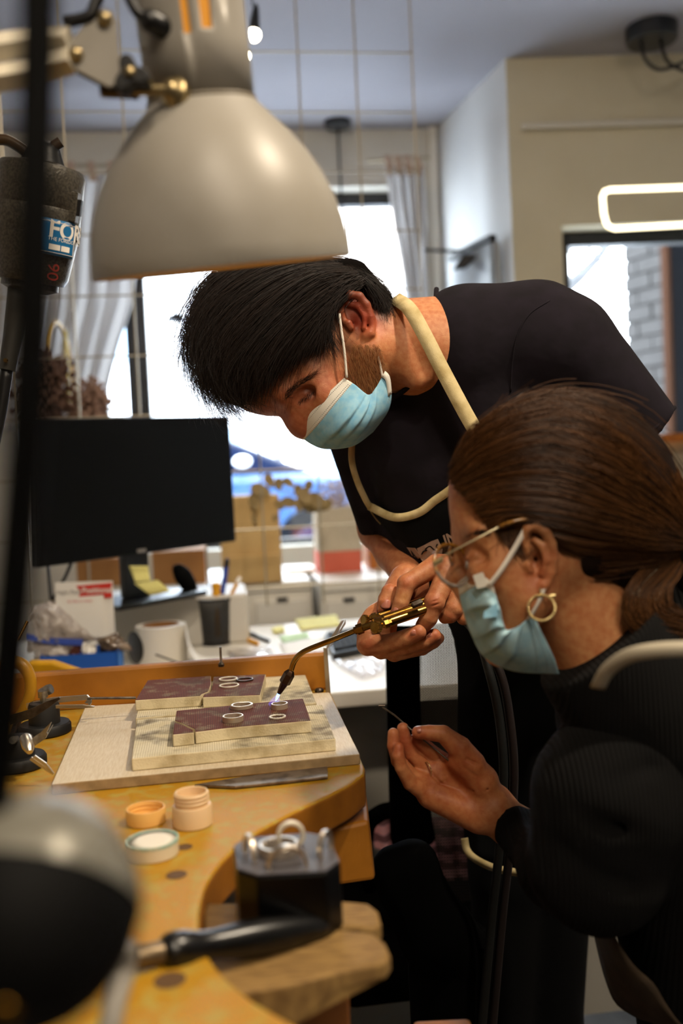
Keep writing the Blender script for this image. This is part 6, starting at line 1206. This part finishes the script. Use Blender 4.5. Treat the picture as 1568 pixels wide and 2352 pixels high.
b = B(); b.tube(cr(fw([(1066, 1268, 70), (1060, 1262, 45), (1056, 1264, 15)]), 8), .0015, 8); obj('bridge', b, TORT, gl, smooth=180)
b = B(); b.tube(fw([(1002, 1286, 168), (1090, 1240, 176), (1150, 1208, 182)]), .0008, 8); obj('temple', b, mk('pale_temple', '#b8ab8a', .35, .5), gl, smooth=180)
b = B(); b.tube(cr(fw([(1146, 1210, 182), (1185, 1196, 186), (1215, 1192, 184), (1250, 1200, 182)]), 10), .0016, 8); obj('temple_tip', b, TORT, gl, smooth=180)
b = B(); b.box(W(1006, 1290, WD-166*uw), CR[:, 0]*.004+CR[:, 1]*.002, CR[:, 1]*.0022, CR[:, 2]*.002); obj('hinge', b, GOLD, gl, bev=.0005)
b = B(); b.ball(W(1036, 1318, WD-112*uw), .0011, 8); obj('nose_pad_screw', b, BRASS, gl, smooth=180); b = B(); b.ball(W(1072, 1298, WD-105*uw), .003, 10, sc=(.6, 1, 1.4)); obj('nose_pad', b, CLEARF, gl, smooth=180)
# earring
ER = mk('gold_hoop', '#d8c38c', .3, .9); c = P(1243, 1396, WD-176*uw); e_ = []
for t in np.arange(217)*2*PI/216: e_.append(cw(c+27*uw*np.array([math.cos(t), math.sin(t), .25*math.cos(t)])))
rr = .00115*(1+.38*np.sin(np.arange(217)*2*PI/216*30)); b = B(); b.tube(e_, rr, 8); er = obj('hoop_earring', b, ER, woman, smooth=180)
b = B(); b.tube([W(1240, 1350, WD-174*uw), W(1241, 1370, WD-176*uw)], .0007, 6); obj('ear_hook', b, ER, er); b = B(); b.tube([W(1262, 1369, WD-172*uw), W(1274, 1368, WD-172*uw)], .0018, 8); obj('clasp', b, ER, er, smooth=60)
b = B(); rp = [W(982+13*math.cos(t)*.55+4*math.sin(t), 1767+17*math.sin(t), DH-(8+14*math.cos(t))*DH/F) for t in np.arange(33)*2*PI/32]; b.tube(rp, .0006, 6); obj('finger_ring', b, ER, woman, smooth=180)
# jumper with turtle neck
KNIT = mk('black_rib_knit', '#060505', .95, col2='#040404', vs=30, bump=.3, bs=600, spec=.2)
nt = KNIT.node_tree; wv = nt.nodes.new('ShaderNodeTexWave'); wv.inputs['Scale'].default_value = 80; tcn = nt.nodes.new('ShaderNodeTexCoord'); nt.links.new(tcn.outputs['Object'], wv.inputs[0]); bpn = nt.nodes.new('ShaderNodeBump'); bpn.inputs['Distance'].default_value = .0012; bpn.inputs['Strength'].default_value = .6; nt.links.new(wv.outputs['Fac'], bpn.inputs['Height']); nt.links.new(bpn.outputs[0], nt.nodes['Principled BSDF'].inputs['Normal'])
j = Sdf(.92, .0045)
j.chain([(1480, 1640, 20, 200), (1600, 1850, 0, 270), (1730, 2200, -20, 280), (1800, 2600, -20, 300)], k=40)
j.chain([(1500, 1690, 150, 165), (1400, 1830, 200, 155), (1370, 1980, 200, 140)], k=40)
j.chain([(1370, 1980, 190, 138), (1290, 1990, 60, 96), (1230, 1940, -100, 70)], k=30); j.cap((1232, 1940, -100), 70, (1161, 1888, -165), 52, k=20, flat=True)
j.chain([(1600, 1380, -40, 80), (1600, 1500, -30, 130), (1600, 1600, 0, 150)], k=30)
j.chain([(1600, 1620, 100, 170), (1640, 1900, 100, 190)], k=30)
for q in ([(1330, 1760, 330), (1420, 1790, 360), (1500, 1760, 330)], [(1290, 1850, 330), (1380, 1900, 360), (1480, 1900, 330)], [(1280, 1940, 300), (1360, 2010, 345), (1460, 2040, 340)], [(1240, 1990, 80), (1300, 2060, 160)]):
    for a, c in zip(q[:-1], q[1:]): j.cap(a, 8, c, 8, k=24, sub=True)
V, Q = j.build(3); jump = npobj('jumper', V, Q, KNIT, woman)
k_ = Sdf(.86, .003); k_.cap((1520, 1660, 6), 200, (1368, 1472, 22), 160, k=14, flat=True)
V, Q = k_.build(2); npobj('turtle_neck', V, Q, KNIT, jump)
# apron of the woman: pale neck strap and side edge
WA = mk('grey_brown_apron', '#4a3c2c', .9, col2='#3b2f22', vs=40, bump=.2, bs=800); STR = mk('pale_strap', '#b7ad98', .85, bump=.3, bs=900)
ws = band([(1372, 1580, .70), (1395, 1540, .685), (1440, 1508, .67), (1500, 1494, .66), (1580, 1490, .655), (1660, 1496, .66), (1760, 1530, .70), (1840, 1600, .78), (1880, 1700, .88)], .0105, 'apron_strap', woman, STR)
sl = [(1336, 1988, .92), (1352, 2080, .92), (1372, 2180, .92), (1394, 2260, .92), (1420, 2310, .92), (1480, 2345, .92), (1560, 2380, .92), (1640, 2420, .92)]; sr = [(1338, 1985, .90), (1372, 2060, .87), (1410, 2150, .85), (1452, 2215, .84), (1500, 2260, .84), (1530, 2310, .84), (1570, 2360, .84), (1650, 2410, .84)]
A_ = cr([W(*q) for q in sl], 24); C_ = cr([W(*q) for q in sr], 24); b = B(); b.grid(np.array([A_*(1-f)+C_*f+CR[:, 2]*.012*math.sin(PI*f) for f in np.linspace(0, 1, 8)])); obj('apron', b, WA, woman, smooth=180, solid=.0015)
# legs below the apron, at the right edge
lg = Sdf(1.0, .007); lg.chain([(1680, 2300, 0, 190), (1640, 2700, 0, 130), (1620, 3300, 0, 80)], k=30)
V, Q = lg.build(2); npobj('trousers', V, Q, MATS['black_trousers'], woman)
# pick in her hand
pk = T('soldering_pick', 'thin steel soldering pick held in the fingers of the woman', 'pick', W(944, 1680, .99)); b = B(); b.tube(fw2 := [W(878, 1624, 1.02), W(905, 1642, 1.01), W(944, 1676, .992), W(1000, 1722, .998), W(1036, 1752, .985)], .0009, 8); obj('shaft', b, DARKST, pk, smooth=60)
b = B(); b.tube([W(869, 1621, 1.02), W(884, 1621, 1.02)], .0013, 8); obj('cross_tip', b, DARKST, pk, smooth=60)
# ================================================================ office chair, pink cloth, floor-level things
root = T('office_chair', 'black office chair with see-through mesh back behind the hands', 'chair', flat(W(980, 2300, 1.62), 0))
NET = bpy.data.materials.new('chair_net'); NET.use_nodes = True; nt = NET.node_tree; bs = nt.nodes['Principled BSDF']; bs.inputs['Base Color'].default_value = lin('#8f8a80')+(1,); bs.inputs['Roughness'].default_value = .8
tc = nt.nodes.new('ShaderNodeTexCoord'); prev = None
for d in ('X', 'Z'):
    w = nt.nodes.new('ShaderNodeTexWave'); w.bands_direction = d; w.inputs['Scale'].default_value = .314/.0046; nt.links.new(tc.outputs['Object'], w.inputs[0])
    if prev is None: prev = w.outputs['Fac']
    else: mm = nt.nodes.new('ShaderNodeMath'); mm.operation = 'MULTIPLY'; nt.links.new(prev, mm.inputs[0]); nt.links.new(w.outputs['Fac'], mm.inputs[1]); prev = mm.outputs[0]
mr = nt.nodes.new('ShaderNodeMapRange'); mr.inputs[1].default_value = .30; mr.inputs[2].default_value = .42; mr.inputs[3].default_value = 1; mr.inputs[4].default_value = 0; nt.links.new(prev, mr.inputs[0]); nt.links.new(mr.outputs[0], bs.inputs['Alpha'])
bs.inputs['Base Color'].default_value = lin('#3a3733')+(1,)
CD = 1.60
G = coons([W(955, 1440, CD), W(1100, 1420, CD)], [W(1020, 2080, CD), W(1130, 2060, CD)], [W(955, 1440, CD), W(965, 1700, CD+.04), W(1000, 1940, CD+.02), W(1020, 2080, CD)], [W(1100, 1420, CD), W(1110, 1700, CD+.04), W(1120, 1940, CD+.02), W(1130, 2060, CD)], 10, 20)
obj('mesh_back', B().grid(G), NET, root, smooth=180)
CHB = mk('chair_black', '#010101', 1, spec=.05)
def pl(pts, d, th, m, nm, bev=.008):
    pp = [W(x, y, d) for x, y in pts]; b = B(); nn = nv(np.cross(pp[1]-pp[0], pp[-1]-pp[0])); nn = -nn if np.dot(nn, CR[:, 2]) > 0 else nn; b.prism(pp, nn*th); return obj(nm, b, m, root, bev=bev, segs=3)
pl([(884, 1440), (966, 1440), (968, 1700), (980, 1800), (1002, 1935), (960, 1965), (905, 1960), (897, 1930), (890, 1700)], 1.585, .03, CHB, 'back_frame')
b = B(); c = flat(W(1000, 2200, 1.72), .46); b.box(c, RX*.2, RY*.2, UP*.04); obj('seat', b, CHB, root, bev=.03, segs=4)
b = B(); b.tube([flat(c, .48), flat(c, .10)], .028, 12); obj('gas_column', b, CHB, root)
for k in range(5):
    a = 2*PI*k/5+.4; e = flat(c, .07)+np.array([math.cos(a), math.sin(a), 0])*.28; b = B(); b.tube([flat(c, .10), e], .018, 8); lg_ = obj('base_leg', b, CHB, root); b = B(); b.ball(e-UP*.035, .03, 10); obj('castor', b, CHB, lg_, smooth=180)
b = B(); b.tube(cr([W(900, 1860, 1.62), W(872, 1868, 1.62), W(845, 1895, 1.63), W(838, 1960, 1.64), W(850, 2040, 1.66)], 16), .014, 10); obj('armrest', b, CHB, root, smooth=180)
PINK = mk('pink_cloth', '#f3b6ba', .9, col2='#e39aa2', vs=30)
G = coons([W(842, 1872, 1.80), W(1120, 1880, 1.80)], [W(862, 1950, 1.79), W(1130, 2070, 1.79)], [W(842, 1872, 1.80), W(862, 1950, 1.79)], [W(1120, 1880, 1.80), W(1130, 2070, 1.79)], 40, 14); i = np.linspace(0, 1, 40)[None]
G += (np.sin(i*46)*.006)[..., None]*RY; o = obj('pink_cloth', B().grid(G), PINK, smooth=180, solid=.003); tag(o, 'pink striped cloth hanging under the desk behind the chair back', 'cloth')
nt = PINK.node_tree; w = nt.nodes.new('ShaderNodeTexWave'); w.bands_direction = 'Z'; w.inputs['Scale'].default_value = 11; w.inputs['Distortion'].default_value = 2.5; tcp = nt.nodes.new('ShaderNodeTexCoord'); nt.links.new(tcp.outputs['Object'], w.inputs[0]); src = nt.nodes['Principled BSDF'].inputs['Base Color'].links[0].from_socket; mx = nt.nodes.new('ShaderNodeMix'); mx.data_type = 'RGBA'; mx.blend_type = 'MULTIPLY'; cr_ = nt.nodes.new('ShaderNodeMapRange'); cr_.inputs[1].default_value = .5; cr_.inputs[2].default_value = .6; cr_.inputs[4].default_value = .75; nt.links.new(w.outputs['Fac'], cr_.inputs[0]); nt.links.new(cr_.outputs[0], mx.inputs[0]); nt.links.new(src, mx.inputs[6]); mx.inputs[7].default_value = (.05, .03, .04, 1); nt.links.new(mx.outputs[2], nt.nodes['Principled BSDF'].inputs['Base Color'])
# wooden stool edge at the bottom, white box on the floor behind
root = T('saddle_stool', 'black padded stool with rounded seat in the dark below the hands', 'stool', flat(W(960, 2300, 1.25), 0))
sd = Sdf(1.22, .006); sd.chain([(900, 1990, 0, 46), (950, 1985, -10, 50), (985, 2040, -20, 44)], k=30); sd.chain([(930, 2050, 10, 60), (1000, 2140, 0, 80), (1060, 2220, -40, 90)], k=40)
V, Q = sd.build(2); npobj('seat', V, Q, CHB, root)
b = B(); b.tube([W(1030, 2150, 1.24), flat(W(1030, 2150, 1.24), 0)], .055, 14); obj('column', b, CHB, root, smooth=60); b = B(); b.lathe(flat(W(1030, 2150, 1.24), 0), UP, [(0, .24), (.02, .24), (.05, .07)], 30); obj('base', b, CHB, root, smooth=40)
root = T('wooden_stool', 'corner of a wooden stool seat at the bottom edge of the picture', 'stool', flat(W(1020, 2420, .86), 0))
q = [W(948, 2352, .86), W(1078, 2336, .86), W(1092, 2350, .84), W(1100, 2500, .72), W(950, 2500, .72)]; zt = q[1][2]; q = [flat(p, zt) for p in q]; cq = sum(q)/len(q)
b = B(); b.prism(q, -UP*.025); obj('seat', b, MATS['drawer_wood'], root, bev=.004)
for k in (0, 1, 3, 4):
    p = cq+(q[k]-cq)*.8; b = B(); b.tube([p-UP*.025, flat(p, 0)], .012, 8); obj('leg', b, MATS['drawer_wood'], root)
b = B(); a = W(1290, 2190, 2.6); a = flat(a, 0); b.prism([a, a+RX*.5, a+RX*.5+RY*.3, a+RY*.3], UP*.12); o = obj('floor_box', b, MATS['white_laminate']); tag(o, 'pale box on the floor behind the legs of the man', 'box');
